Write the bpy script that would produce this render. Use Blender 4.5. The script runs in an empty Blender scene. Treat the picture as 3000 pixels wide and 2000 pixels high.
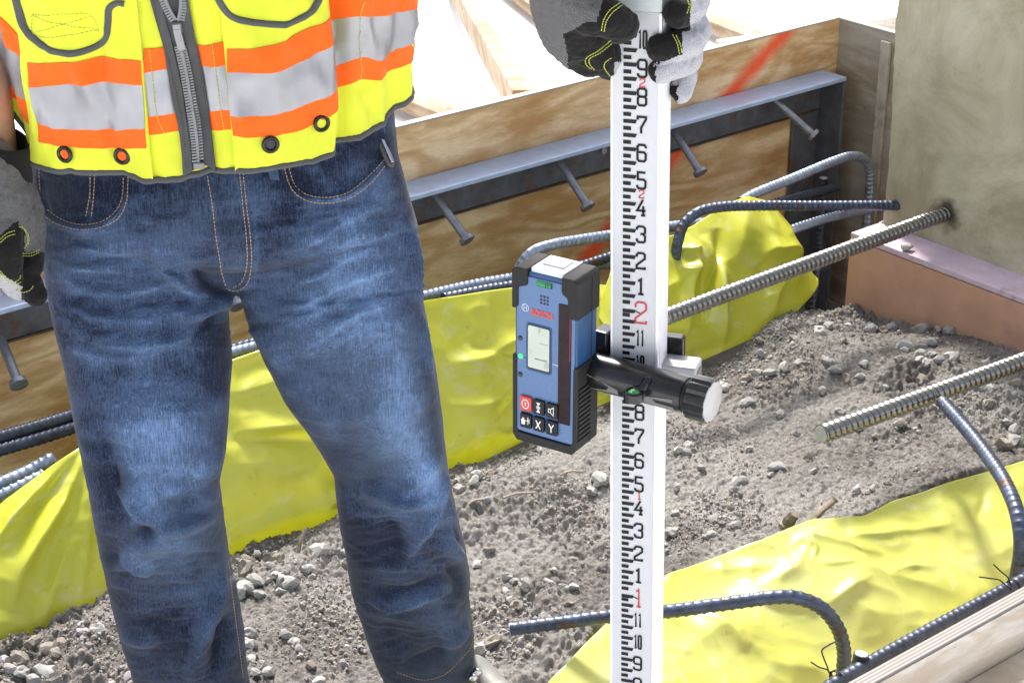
import bpy, bmesh, math, random
import numpy as np
from mathutils import Vector, Matrix
from mathutils.bvhtree import BVHTree

random.seed(7); RNG = np.random.default_rng(7)
SC = bpy.context.scene
COL = SC.collection
R = math.radians

# ------------------------------------------------------------------ camera, sky, sun, exposure
FP, PITCH, CAMZ = 5500.0, R(25), 1.6
cd = bpy.data.cameras.new('camera'); cam = bpy.data.objects.new('camera', cd); COL.objects.link(cam)
cam.location = (0, 0, CAMZ); cam.rotation_euler = (R(90) - PITCH, 0, 0)
cd.sensor_width = 36; cd.lens = 36 * FP / 3000; cd.clip_start = 0.05; cd.clip_end = 1500
SC.camera = cam

SUN_EL, SUN_AZ = R(50), R(-13)          # azimuth from +Y towards +X: a hazy sun high beyond the far form
wd = bpy.data.worlds.new('World'); SC.world = wd; wd.use_nodes = True
nt = wd.node_tree; bg = nt.nodes['Background']
sky = nt.nodes.new('ShaderNodeTexSky'); sky.sky_type = 'NISHITA'; sky.sun_disc = False
sky.sun_elevation = SUN_EL; sky.sun_rotation = SUN_AZ; sky.air_density = 0.7; sky.dust_density = 3.0; sky.ozone_density = 1.0
hs_ = nt.nodes.new('ShaderNodeHueSaturation'); hs_.inputs['Saturation'].default_value = .5      # a hazy, whitish sky
nt.links.new(sky.outputs[0], hs_.inputs['Color']); nt.links.new(hs_.outputs[0], bg.inputs[0]); bg.inputs[1].default_value = 0.15
sl = bpy.data.lights.new('sun', 'SUN'); so_ = bpy.data.objects.new('sun', sl); COL.objects.link(so_)
sl.energy = 2.9; sl.angle = R(8); sl.color = (1.0, 0.96, 0.9)
sd = Vector((math.sin(SUN_AZ) * math.cos(SUN_EL), math.cos(SUN_AZ) * math.cos(SUN_EL), math.sin(SUN_EL)))
so_.rotation_euler = sd.to_track_quat('Z', 'Y').to_euler(); so_.location = (-3, -3, 6)
SC.view_settings.view_transform = 'Standard'; SC.view_settings.look = 'None'
SC.view_settings.gamma = 1.0; SC.view_settings.use_curve_mapping = False
SC.view_settings.exposure = 1.17
SC.cycles.max_bounces = 8; SC.cycles.diffuse_bounces = 4; SC.cycles.glossy_bounces = 4
SC.cycles.transmission_bounces = 4; SC.cycles.caustics_reflective = False; SC.cycles.caustics_refractive = False

# ------------------------------------------------------------------ survey of the site (photo pixel -> place in the world)
A3 = lambda *v: np.array(v, float)
FWD = A3(0, math.cos(PITCH), -math.sin(PITCH)); UPV = A3(0, math.sin(PITCH), math.cos(PITCH)); RT = A3(1, 0, 0)
CAM = A3(0, 0, CAMZ)
def ray(x, y): return RT * (x - 1500) / FP - UPV * (y - 1000) / FP + FWD
def on_plane(x, y, p0, n):
    r = ray(x, y); n = np.asarray(n, float)
    return CAM + r * (np.dot(np.asarray(p0) - CAM, n) / np.dot(r, n))
def on_z(x, y, z): return on_plane(x, y, A3(0, 0, z), A3(0, 0, 1))
def on_y(x, y, yy): return on_plane(x, y, A3(0, yy, 0), A3(0, 1, 0))
WA = R(51.02)
U = A3(math.sin(WA), math.cos(WA), 0); W = A3(U[1], -U[0], 0)      # along the far form, and out of it towards the viewer
C0 = on_z(2400, 870, -0.3); C0 = A3(C0[0], C0[1], 0)
def on_wall(x, y, off): return on_plane(x, y, C0 + W * off, W)
def on_s(x, y, s): return on_plane(x, y, C0 + U * s, U)
def sow(P): d = np.asarray(P) - C0; return d @ U, d @ W, d[..., 2] if hasattr(d, 'ndim') else d[2]
def world(s, o, z): return C0 + U * s + W * o + A3(0, 0, z)
def proj(P):
    d = np.asarray(P, float) - CAM; k = d @ FWD
    return 1500 + FP * (d @ RT) / k, 1000 - FP * (d @ UPV) / k, k

# ------------------------------------------------------------------ numeric helpers
def _h(ix, iy, iz, seed):
    n = (ix * 374761393 + iy * 668265263 + iz * 1440662683 + seed * 974634777) & 0xffffffff
    n = ((n ^ (n >> 13)) * 1274126177) & 0xffffffff
    n = ((n ^ (n >> 16)) * 2246822519) & 0xffffffff
    return ((n ^ (n >> 15)) & 0xffffff) / float(0xffffff)
def vn(P, seed=0):
    P = np.asarray(P, float); i = np.floor(P).astype(np.int64); f = P - i; f = f * f * f * (f * (f * 6 - 15) + 10)
    r = 0
    for a in (0, 1):
        for b in (0, 1):
            for c in (0, 1):
                wgt = (f[:, 0] if a else 1 - f[:, 0]) * (f[:, 1] if b else 1 - f[:, 1]) * (f[:, 2] if c else 1 - f[:, 2])
                r = r + wgt * _h(i[:, 0] + a, i[:, 1] + b, i[:, 2] + c, seed)
    return r * 2 - 1
def fbm(P, oct=4, seed=0, gain=0.5):
    r, a, s = 0, 1.0, 1.0
    for k in range(oct):
        r = r + a * vn(np.asarray(P) * s + 17.3 * k, seed + k); a *= gain; s *= 2.03
    return r
def spline(pts, n):
    p = np.asarray(pts, float)
    if len(p) == 2: t = np.linspace(0, 1, n)[:, None]; return p[0] * (1 - t) + p[1] * t
    d = np.r_[0, np.cumsum(np.maximum(np.linalg.norm(np.diff(p, axis=0), axis=1), 1e-9) ** 0.5)]
    m = np.zeros_like(p)
    for i in range(len(p)):
        if i == 0: m[i] = (p[1] - p[0]) / (d[1] - d[0])
        elif i == len(p) - 1: m[i] = (p[-1] - p[-2]) / (d[-1] - d[-2])
        else:
            a, b = d[i] - d[i-1], d[i+1] - d[i]
            m[i] = ((p[i] - p[i-1]) / a * b + (p[i+1] - p[i]) / b * a) / (a + b)
    # resample by length
    def ev(t):
        k = np.clip(np.searchsorted(d, t) - 1, 0, len(p) - 2); h = (d[k+1] - d[k]); x = ((t - d[k]) / h)[:, None]; h = h[:, None]
        return (2*x**3-3*x**2+1)*p[k] + (x**3-2*x**2+x)*h*m[k] + (-2*x**3+3*x**2)*p[k+1] + (x**3-x**2)*h*m[k+1]
    q = ev(np.linspace(0, d[-1], max(200, 4 * n))); L = np.r_[0, np.cumsum(np.linalg.norm(np.diff(q, axis=0), axis=1))]
    t = np.linspace(0, L[-1], n)
    return np.stack([np.interp(t, L, q[:, k]) for k in range(p.shape[1])], 1)
def seg_dist(P, pts):
    """distance, signed side and parameter 0..1 along the polyline, for 2-D points P"""
    pts = np.asarray(pts, float); L = np.r_[0, np.cumsum(np.linalg.norm(np.diff(pts, axis=0), axis=1))]
    best = np.full(len(P), 1e9); side = np.zeros(len(P)); par = np.zeros(len(P))
    for i in range(len(pts) - 1):
        a, b = pts[i], pts[i+1]; ab = b - a; l2 = ab @ ab + 1e-12
        t = np.clip(((P - a) @ ab) / l2, 0, 1); q = a + t[:, None] * ab; dd = P - q
        d = np.hypot(dd[:, 0], dd[:, 1]); k = d < best
        best[k] = d[k]; side[k] = np.sign(ab[0] * dd[k, 1] - ab[1] * dd[k, 0]); par[k] = (L[i] + t[k] * math.sqrt(l2)) / L[-1]
    return best, side, par
def folds(P, lst):
    """sum of cloth folds: (points, width on one side, width on the other side, height)"""
    r = np.zeros(len(P))
    for pts, wa, wb, amp in lst:
        pts = spline(pts, max(8, 5 * len(pts))); d, s, t = seg_dist(P, pts)
        wd_ = np.where(s > 0, wa, wb); r += amp * np.exp(-(np.hypot(d, .12 * wd_) / wd_) ** 1.25) * np.sin(np.pi * np.clip(t, 0.0, 1.0)) ** .8
    return r
def inpoly(P, poly):
    poly = np.asarray(poly, float); r = np.zeros(len(P), bool); n = len(poly)
    for i in range(n):
        a, b = poly[i], poly[i-1]
        c = ((a[1] > P[:, 1]) != (b[1] > P[:, 1])) & (P[:, 0] < (b[0]-a[0]) * (P[:, 1]-a[1]) / (b[1]-a[1] + 1e-12) + a[0])
        r ^= c
    return r
def polymask(P, poly, soft):
    ins = inpoly(P, poly); d, _, _ = seg_dist(P, list(poly) + [poly[0]])
    return np.clip(0.5 + np.where(ins, d, -d) / (2 * soft), 0, 1)
def sm(x, a, b): t = np.clip((x - a) / (b - a), 0, 1); return t * t * (3 - 2 * t)

# ------------------------------------------------------------------ mesh builder
class MB:
    def __init__(s): s.v = []; s.f = []; s.m = []
    def add(s, V, Fs, mi=0):
        o = len(s.v); s.v.extend([tuple(map(float, p)) for p in V]); s.f.extend([tuple(int(i) + o for i in f) for f in Fs]); s.m.extend([mi] * len(Fs)); return s
    def box(s, c, sx, sy, sz, X=(1,0,0), Y=(0,1,0), Z=(0,0,1), mi=0, taper=1.0):
        c, X, Y, Z = (np.asarray(q, float) for q in (c, X, Y, Z)); V = []
        for k in (-1, 1):
            t = taper if k > 0 else 1.0
            for i, j in ((-1,-1),(1,-1),(1,1),(-1,1)): V.append(c + X*i*sx/2*t + Y*j*sy/2*t + Z*k*sz/2)
        return s.add(V, [(3,2,1,0),(4,5,6,7),(0,1,5,4),(1,2,6,5),(2,3,7,6),(3,0,4,7)], mi)
    def grid(s, G, mi=0, flip=False):
        n, m = G.shape[:2]; V = G.reshape(-1, 3); Fs = []
        for i in range(n-1):
            for j in range(m-1):
                q = (i*m+j, (i+1)*m+j, (i+1)*m+j+1, i*m+j+1); Fs.append(q[::-1] if flip else q)
        return s.add(V, Fs, mi)
    def loft(s, rings, caps=True, mi=0, flip=False):
        n = len(rings[0]); V = np.concatenate(rings); Fs = []
        for i in range(len(rings)-1):
            for j in range(n):
                q = (i*n+j, i*n+(j+1) % n, (i+1)*n+(j+1) % n, (i+1)*n+j); Fs.append(q[::-1] if flip else q)
        if caps:
            a = tuple(range(n)); b = tuple((len(rings)-1)*n + j for j in range(n)); Fs += ([a, b[::-1]] if flip else [a[::-1], b])
        return s.add(V, Fs, mi)
    def tube(s, path, rad, seg=12, caps=True, mi=0, up=None, squash=1.0, cap_round=False, mod=None):
        P = np.asarray(path, float); n = len(P); rad = np.broadcast_to(np.asarray(rad, float), (n,)).copy()
        if cap_round:
            a, b = P[0] - P[1], P[-1] - P[-2]; a /= np.linalg.norm(a); b /= np.linalg.norm(b)
            st = [(.98, .2), (.82, .57), (.5, .87)]
            P = np.concatenate([[P[0] + a*rad[0]*k for k, _ in st], P, [P[-1] + b*rad[-1]*k for k, _ in st[::-1]]])
            rad = np.concatenate([[rad[0]*q for _, q in st], rad, [rad[-1]*q for _, q in st[::-1]]]); n = len(P)
        T = np.gradient(P, axis=0); T /= np.linalg.norm(T, axis=1)[:, None] + 1e-12
        u0 = np.asarray(up if up is not None else (0, 0, 1), float)
        if abs(T[0] @ u0) > .9: u0 = np.array((0.3, 1., 0.2))
        N = u0 - T[0] * (T[0] @ u0); N /= np.linalg.norm(N); rings = []; L = 0
        for i in range(n):
            N = N - T[i] * (T[i] @ N); N /= np.linalg.norm(N); B = np.cross(T[i], N)
            if i: L += np.linalg.norm(P[i] - P[i-1])
            th = np.arange(seg) * 2 * np.pi / seg; rr = rad[i] * (1 if mod is None else mod(L, th))
            rings.append(P[i] + (np.cos(th) * rr)[:, None] * N * squash + (np.sin(th) * rr)[:, None] * B)
        return s.loft(rings, caps, mi)
    def mesh(s, name):
        me = bpy.data.meshes.new(name); me.from_pydata(s.v, [], s.f); me.polygons.foreach_set('material_index', s.m); return me

def _finish(o, mats, smooth, bevel=0, bseg=2, auto=None):
    for m in (mats if isinstance(mats, (list, tuple)) else [mats]): o.data.materials.append(m)
    if smooth: o.data.polygons.foreach_set('use_smooth', [True] * len(o.data.polygons))
    if bevel:
        b = o.modifiers.new('bevel', 'BEVEL'); b.width = bevel; b.segments = bseg; b.limit_method = 'ANGLE'; b.angle_limit = R(35)
    if auto is not None: o.data.set_sharp_from_angle(angle=R(auto))
def obj(name, mb, mats, parent=None, smooth=False, bevel=0, bseg=2, local=False, auto=None, label=None):
    me = mb.mesh(name) if isinstance(mb, MB) else mb
    o = bpy.data.objects.new(name, me); COL.objects.link(o); _finish(o, mats, smooth, bevel, bseg, auto)
    if parent is not None:
        o.parent = parent
        if not local: o.matrix_parent_inverse = MW[parent.name].inverted()
        MW[o.name] = MW[parent.name] if local else Matrix()
    else: MW[o.name] = Matrix()
    if label: o['label'] = label
    return o
MW = {}
def thing(name, label, cat, loc, mat=None, group=None):
    o = bpy.data.objects.new(name, None); COL.objects.link(o); o.empty_display_size = .05
    M = mat if mat is not None else Matrix.Translation(Vector(loc)); o.matrix_world = M; MW[o.name] = M.copy()
    return tag(o, label, cat, group)
def tag(o, label, cat, group=None):
    o['label'] = label; o['category'] = cat
    if group: o['group'] = group
    return o
def struct(name, mb, mat, smooth=False, kind='structure', parent=None, **k):
    o = obj(name, mb, mat, parent, smooth, **k); o['kind'] = kind; return o
def frame(o, X, Y, Z):
    M = Matrix.Identity(4)
    for i, a in enumerate((X, Y, Z)):
        for r in range(3): M[r][i] = float(a[r])
    M.translation = Vector([float(q) for q in o]); return M
def share(src, name, parent, M, local=True):
    """another piece sharing src's mesh, placed in the parent's frame"""
    o = bpy.data.objects.new(name, src.data); COL.objects.link(o); o.parent = parent
    if not local: o.matrix_parent_inverse = MW[parent.name].inverted()
    o.matrix_basis = M; MW[o.name] = Matrix(); return o
def remeshed(mb, voxel, smooth_it, name):
    o = bpy.data.objects.new('tmp', mb.mesh('tmp')); COL.objects.link(o)
    r = o.modifiers.new('r', 'REMESH'); r.mode = 'VOXEL'; r.voxel_size = voxel
    if smooth_it: q = o.modifiers.new('s', 'SMOOTH'); q.iterations = smooth_it; q.factor = .5
    dg = bpy.context.evaluated_depsgraph_get(); me = bpy.data.meshes.new_from_object(o.evaluated_get(dg)); me.name = name
    bpy.data.objects.remove(o); return me
def get_co(me):
    a = np.empty(len(me.vertices) * 3); me.vertices.foreach_get('co', a); return a.reshape(-1, 3)
def get_no(me):
    a = np.empty(len(me.vertices) * 3); me.vertices.foreach_get('normal', a); return a.reshape(-1, 3)
def set_co(me, co): me.vertices.foreach_set('co', np.ascontiguousarray(co).ravel()); me.update()
def attr(me, name, val):
    a = me.attributes.get(name) or me.attributes.new(name, 'FLOAT', 'POINT'); a.data.foreach_set('value', np.asarray(val, np.float32))
def bvh_of(me):
    return BVHTree.FromPolygons([v.co for v in me.vertices], [tuple(p.vertices) for p in me.polygons])
def cast(bvh, x, y):
    d = ray(x, y); d = d / np.linalg.norm(d); h = bvh.ray_cast(Vector(CAM), Vector(d))
    return (None, None) if h[0] is None else (np.array(h[0]), np.array(h[1]))

# ------------------------------------------------------------------ materials
class NT:
    def __init__(s, name):
        s.mat = bpy.data.materials.new(name); s.mat.use_nodes = True; s.t = s.mat.node_tree; s.b = s.t.nodes['Principled BSDF']
        s.out = s.t.nodes['Material Output']; s.tc = s.n('ShaderNodeTexCoord')
    def n(s, typ, **k):
        q = s.t.nodes.new(typ)
        for a, v in k.items(): setattr(q, a, v)
        return q
    def l(s, a, b): s.t.links.new(a, b)
    def co(s, scale=(1,1,1), rot=(0,0,0), src='Object'):
        m = s.n('ShaderNodeMapping'); m.inputs['Scale'].default_value = scale; m.inputs['Rotation'].default_value = rot; s.l(s.tc.outputs[src], m.inputs[0]); return m.outputs[0]
    def noise(s, scale, detail=4, rough=.55, vec=None, dist=0):
        q = s.n('ShaderNodeTexNoise'); q.inputs['Scale'].default_value = scale; q.inputs['Detail'].default_value = detail
        q.inputs['Roughness'].default_value = rough; q.inputs['Distortion'].default_value = dist; s.l(vec if vec is not None else s.tc.outputs['Object'], q.inputs['Vector']); return q.outputs[0]
    def ramp(s, fac, stops, interp='LINEAR'):
        q = s.n('ShaderNodeValToRGB'); q.color_ramp.interpolation = interp; e = q.color_ramp.elements
        while len(e) < len(stops): e.new(.5)
        for i, (p, c) in enumerate(stops): e[i].position = p; e[i].color = (c, c, c, 1) if isinstance(c, (int, float)) else (*c, 1)
        s.l(fac, q.inputs[0]); return q.outputs[0]
    def mix(s, fac, a, b, typ='MIX'):
        q = s.n('ShaderNodeMix', data_type='RGBA', blend_type=typ)
        for sock, v in ((q.inputs[0], fac), (q.inputs[6], a), (q.inputs[7], b)):
            if isinstance(v, (int, float)): sock.default_value = v
            elif isinstance(v, tuple): sock.default_value = (*v, 1)
            else: s.l(v, sock)
        return q.outputs[2]
    def math(s, op, a, b=None, c=None):
        q = s.n('ShaderNodeMath', operation=op)
        for i, v in enumerate((a, b, c)):
            if v is None: continue
            if isinstance(v, (int, float)): q.inputs[i].default_value = v
            else: s.l(v, q.inputs[i])
        return q.outputs[0]
    def bump(s, h, strength, dist=.001):
        q = s.n('ShaderNodeBump'); q.inputs['Strength'].default_value = strength; q.inputs['Distance'].default_value = dist
        s.l(h, q.inputs['Height'])
        prev = s.b.inputs['Normal'].links
        if prev: s.l(prev[0].from_socket, q.inputs['Normal'])
        s.l(q.outputs[0], s.b.inputs['Normal'])
    def set(s, **k):
        for a, v in k.items():
            i = s.b.inputs[a.replace('_', ' ')]
            if isinstance(v, (int, float)): i.default_value = v
            elif isinstance(v, tuple): i.default_value = (*v, 1)
            else: s.l(v, i)
        return s
def M(name, col, rough=.6, var=.15, vs=30, metal=0, bump=None, spec=.5, dirt=None, **k):
    """plain material with mottled colour; bump = (scale, strength, distance)"""
    t = NT(name); lo = tuple(c * (1 - var) for c in col); hi = tuple(min(1, c * (1 + var)) for c in col)
    c = t.mix(t.ramp(t.noise(vs, 5), [(.3, 0.0), (.7, 1.0)]), lo, hi)
    if dirt: c = t.mix(t.ramp(t.noise(dirt[0], 6, .65), [(dirt[1], 0.0), (dirt[1] + .12, 1.0)]), c, dirt[2])
    t.set(Base_Color=c, Roughness=rough, Metallic=metal); t.b.inputs['Specular IOR Level'].default_value = spec
    if bump: t.bump(t.noise(bump[0], 4), bump[1], bump[2])
    for a, v in k.items(): t.set(**{a: v})
    return t.mat

# ------------------------------------------------------------------ the materials of the place
def plywood(name, a, b, knots, paint=False, scale=1.0, grey=0.0):
    t = NT(name)
    v = t.co((1.6*scale, 1.0, 7*scale))
    n0 = t.noise(1.25, 2.2, .55, t.co((1.0*scale, 1, 3.6*scale)), dist=.5)       # growth rings cut at a shallow angle
    w = t.math('MULTIPLY_ADD', t.math('SINE', t.math('MULTIPLY', n0, 62.0)), .5, .5)
    g = t.mix(t.ramp(w, [(.05, 0.0), (.55, 1.0)]), a, b)
    g = t.mix(t.ramp(t.noise(.9, 3, .5, t.co((1.2*scale, 1, 2.6*scale))), [(.4, 0.0), (.65, .45)]), g, tuple(min(1, c*1.12) for c in b))
    g = t.mix(t.ramp(t.noise(2.4, 5, .6, v), [(.42, 0.0), (.60, .9)]), g, knots)
    g = t.mix(t.ramp(t.noise(60, 3, .6, t.co((1, 1, 14))), [(.4, 0.0), (.75, .35)]), g, tuple(c*.55 for c in knots))
    if grey: g = t.mix(t.ramp(t.noise(5, 5, .6), [(.35, 0.0), (.6, grey)]), g, (.40, .39, .36))
    g = t.mix(t.ramp(t.noise(38, 4, .7), [(.66, 0.0), (.72, .6)]), g, (.13, .09, .06))
    if paint:      # the stripe of marker paint sprayed across the sheet
        p0, p1 = sow(on_wall(2300, 95, 0)), sow(on_wall(1722, 748, 0)); a0 = np.array((p0[0], p0[2])); d = np.array((p1[0], p1[2])) - a0; d /= np.linalg.norm(d)
        sx = t.n('ShaderNodeSeparateXYZ'); t.l(t.tc.outputs['Object'], sx.inputs[0])
        dist = t.math('ADD', t.math('MULTIPLY', t.math('SUBTRACT', sx.outputs[0], float(a0[0])), float(-d[1])), t.math('MULTIPLY', t.math('SUBTRACT', sx.outputs[2], float(a0[1])), float(d[0])))
        dist = t.math('ADD', t.math('ABSOLUTE', dist), t.math('MULTIPLY', t.math('SUBTRACT', t.noise(14, 4, .7), .5), .03))
        dist = t.math('ADD', dist, t.math('MULTIPLY', t.math('SUBTRACT', t.noise(420, 2, .6), .5), .022))
        m = t.ramp(dist, [(.006, .95), (.033, 0.0)])
        g = t.mix(m, g, (.95, .11, .03))
    t.set(Base_Color=g, Roughness=.72); t.bump(t.noise(90, 3, .6, t.co((1, 1, 10))), .25, .0006); return t.mat
PLY = plywood('plywood_face', (.62, .41, .21), (.88, .68, .43), (.52, .28, .10), paint=True)
PLY_G = plywood('weathered_plywood', (.34, .29, .22), (.46, .41, .33), (.24, .19, .13), grey=.6)
PLY_N = plywood('pale_plywood', (.66, .55, .43), (.78, .70, .60), (.52, .41, .29), scale=1.3, grey=.2)
def ply_edge(a=(.40, .35, .30), b=(.58, .54, .48)):
    t = NT('plywood_edge'); w = t.n('ShaderNodeTexWave', wave_type='BANDS', bands_direction='Y'); t.l(t.tc.outputs['Object'], w.inputs[0])
    w.inputs['Scale'].default_value = 55; w.inputs['Distortion'].default_value = .6
    t.set(Base_Color=t.mix(t.ramp(w.outputs[1], [(.35, 0.0), (.65, 1.0)]), a, b), Roughness=.8); t.bump(t.noise(120, 3), .3, .001); return t.mat
PLY_E = ply_edge(); PLY_EN = ply_edge((.20, .18, .165), (.33, .31, .29))
WOOD = plywood('lumber', (.36, .265, .165), (.46, .355, .24), (.26, .165, .085), scale=2.0)
STEEL = M('sky_tinted_steel', (.42, .53, .76), .34, .10, 40, metal=.25, bump=(300, .08, .0005), dirt=(30, .66, (.34, .39, .48)))  # light blue base stands for the sky reflected in the flange
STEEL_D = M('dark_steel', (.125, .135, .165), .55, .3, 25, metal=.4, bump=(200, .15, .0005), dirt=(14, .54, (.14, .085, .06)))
STUD = M('stud_steel', (.27, .285, .33), .36, .2, 60, metal=.6, bump=(300, .1, .0003))
STUD_CUT = M('cut_bar_end', (.48, .48, .47), .5, .15, 200, metal=.2)
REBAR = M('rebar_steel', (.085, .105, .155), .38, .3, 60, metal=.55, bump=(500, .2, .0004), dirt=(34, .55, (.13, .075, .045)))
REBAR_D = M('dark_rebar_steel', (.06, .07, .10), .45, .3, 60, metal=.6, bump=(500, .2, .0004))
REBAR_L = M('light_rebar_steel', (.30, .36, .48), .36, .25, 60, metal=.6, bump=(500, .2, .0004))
BAR_S = M('bright_threaded_steel', (.30, .295, .285), .24, .15, 80, metal=.95, bump=(600, .12, .0003), dirt=(60, .66, (.16, .14, .11)))
WIRE = M('tie_wire', (.035, .03, .035), .5, .1, 60, metal=.5)
def concrete():
    t = NT('concrete')
    c = t.mix(t.ramp(t.noise(3.2, 7, .68, dist=.8), [(.40, 0.0), (.60, 1.0)]), (.34, .31, .205), (.56, .52, .39))
    c = t.mix(t.ramp(t.noise(1.3, 4, .5, t.co((1, 1, .35), (0, .6, 0))), [(.44, 0.0), (.60, .75)]), c, (.27, .245, .17))
    c = t.mix(t.ramp(t.noise(24, 5, .7), [(.66, 0.0), (.74, .55)]), c, (.15, .145, .115))
    c = t.mix(t.ramp(t.noise(160, 3, .6), [(.70, 0.0), (.76, .5)]), c, (.09, .09, .08))
    c = t.mix(t.ramp(t.noise(9, 5, .6), [(.60, 0.0), (.74, .4)]), c, (.50, .50, .43))
    ring = t.n('ShaderNodeVectorMath', operation='DISTANCE'); t.l(t.tc.outputs['Object'], ring.inputs[0])
    hs = sow(on_s(2768, 626, -.32)); ring.inputs[1].default_value = (hs[0], -hs[1], hs[2])
    st = t.math('ADD', ring.outputs['Value'], t.math('MULTIPLY', t.math('SUBTRACT', t.noise(30, 4), .5), .06))
    c = t.mix(t.ramp(st, [(.016, .9), (.040, 0.0)]), c, (.045, .035, .025))
    t.set(Base_Color=c, Roughness=.82); t.bump(t.noise(35, 6, .65), .35, .003); t.bump(t.noise(240, 3), .2, .0008); return t.mat
CONC = concrete()
FOAM = M('foam_board_face', (.55, .32, .22), .85, .10, 14, bump=(700, .35, .0006), dirt=(5, .55, (.44, .25, .21)))
FOAM_T = M('foam_board_top', (.60, .47, .56), .85, .10, 30, bump=(500, .3, .0006), dirt=(14, .6, (.36, .27, .28)))
SLAB = M('trench_concrete', (.27, .28, .29), .9, .25, 16, bump=(120, .4, .002), dirt=(22, .6, (.17, .165, .16)))
GROUND = M('pale_ground', (.87, .87, .87), .9, .03, 3, bump=(60, .2, .002))
def dirt_mat(name, dk, md, lt):
    t = NT(name)
    c = t.mix(t.ramp(t.noise(7, 6, .6), [(.33, 0.0), (.62, 1.0)]), dk, md)
    c = t.mix(t.ramp(t.noise(110, 5, .7), [(.45, 0.0), (.7, .8)]), c, lt)
    c = t.mix(t.ramp(t.noise(45, 6, .7), [(.57, 0.0), (.70, .75)]), c, dk)
    a = t.n('ShaderNodeAttribute', attribute_name='dry'); c = t.mix(t.math('MULTIPLY', a.outputs['Fac'], .65), c, lt)
    t.set(Base_Color=c, Roughness=.95); t.b.inputs['Specular IOR Level'].default_value = .2
    t.bump(t.noise(120, 7, .8), 1.0, .009); t.bump(t.noise(420, 4, .75), .8, .003); return t.mat
DIRT = dirt_mat('dirt', (.15, .134, .118), (.365, .336, .308), (.51, .482, .45))
CLOD = M('clods', (.30, .27, .24), .95, .35, 25, bump=(300, .5, .001), spec=.2)
STONES = [M('stone_pale', (.44, .425, .40), .85, .25, 60, bump=(180, .4, .001), dirt=(30, .55, (.30, .27, .24)), spec=.3),
          M('stone_grey', (.34, .33, .32), .85, .25, 60, bump=(180, .4, .001), dirt=(30, .55, (.24, .21, .19)), spec=.3),
          M('stone_brown', (.27, .24, .205), .88, .25, 60, bump=(180, .4, .001), dirt=(26, .55, (.19, .165, .14)), spec=.3)]
def plastic(name, ca, cb):
    t = NT(name)
    c = t.mix(t.ramp(t.noise(3.5, 5, .55), [(.3, 0.0), (.7, 1.0)]), ca, cb)
    c = t.mix(t.ramp(t.noise(52, 5, .7), [(.62, 0.0), (.78, .5)]), c, (.42, .36, .14))
    c = t.mix(t.ramp(t.noise(9, 6, .62, t.co((1, 1, 2.2)), dist=.8), [(.56, 0.0), (.63, .6)]), c, (.86, .86, .42))  # pale patches painted in for sky sheen on the folds
    t.set(Base_Color=c, Roughness=.26, Coat_Weight=.5, Coat_Roughness=.16); t.b.inputs['Specular IOR Level'].default_value = .6
    t.bump(t.noise(16, 4, .5), .10, .01); t.bump(t.noise(70, 4, .6), .06, .003)
    tr = t.n('ShaderNodeBsdfTranslucent'); t.l(c, tr.inputs[0]); mx = t.n('ShaderNodeMixShader'); mx.inputs[0].default_value = .40
    t.l(t.b.outputs[0], mx.inputs[1]); t.l(tr.outputs[0], mx.inputs[2]); t.l(mx.outputs[0], t.out.inputs[0]); return t.mat
SHEET = plastic('yellow_sheeting', (.74, .76, .045), (.86, .86, .14)); SHEET_P = plastic('pale_yellow_sheeting', (.76, .77, .13), (.87, .87, .32))  # paler copy puts the near sheet's sheen into its base colour

# ------------------------------------------------------------------ the ground, trench floor and earth pad
FR = frame(C0, U, -W, (0, 0, 1))           # site frame: x along the far form, y into it, z up
def sp(s, o, z): return (s, -o, z)
struct('ground', MB().grid(np.array([[(x, y, -.32) for y in (-300, 300)] for x in (-300, 300)], float)), GROUND)
g = np.array([[world(s, o, -.3) for o in (1.569, .002)] for s in (-4.5, .0)])
struct('trench_floor', MB().grid(g), SLAB)

S0, S1, O0, O1 = -2.9, -.405, .34, 1.40
ns, no = 1150, 430
ss, oo = np.meshgrid(np.linspace(S0, S1, ns), np.linspace(O0, O1, no), indexing='ij')
P = np.c_[ss.ravel(), oo.ravel(), np.zeros(ss.size)]
def pad_height(s, o, fine=True):
    Q = np.c_[s, o, 0 * s]
    far, near = .485 + .02 * vn(Q * 5, 3) - .05 * sm(s, -.85, -.5), np.interp(s, [-2.12, -2.036, -1.957, -1.888, -1.796, -1.7, -1.58, -1.386, -1.115, -.82, -.4], [1.295, 1.26, 1.215, 1.18, 1.143, 1.110, 1.084, 1.105, 1.147, 1.20, 1.28]) + .005 * vn(Q * 6, 4)
    z = .018 * fbm(Q * 3.2, 2, 5) + .012
    z += -.050 * sm(s, -.75, -.42) * sm(o, .95, .5) + .02 * np.exp(-((s + .85) / .2) ** 2 - ((o - .62) / .12) ** 2) - .03 * np.exp(-((s + 1.05) / .22) ** 2 - ((o - .72) / .16) ** 2)
    z -= .026 * np.exp(-((s + 1.5) / .25) ** 2 - ((o - .86) / .13) ** 2)
    z -= .056 * sm(o, .70, .49) * sm(s, -.62, -.85)
    if fine:
        rough = .22 + .78 * sm(fbm(Q * 4.5, 3, 11), .0, .55)
        z += .0105 * rough * fbm(Q * 22, 3, 21) + .0040 * rough * np.abs(fbm(Q * 48, 3, 31)) + .0058 * (.35 + rough) * fbm(Q * 105, 2, 41) + .0022 * vn(Q * 260, 45)
    z -= .30 * sm(far - o, -.015, .10) + .28 * sm(o - near, -.01, .09)
    return np.maximum(z, -.305)
P[:, 2] = pad_height(P[:, 0], P[:, 1])
G = (C0 + P[:, :1] * U + P[:, 1:2] * W + np.c_[np.zeros((len(P), 2)), P[:, 2]]).reshape(ns, no, 3)
dirt = struct('dirt_pad', MB().grid(G, flip=True), DIRT, smooth=True)
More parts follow.
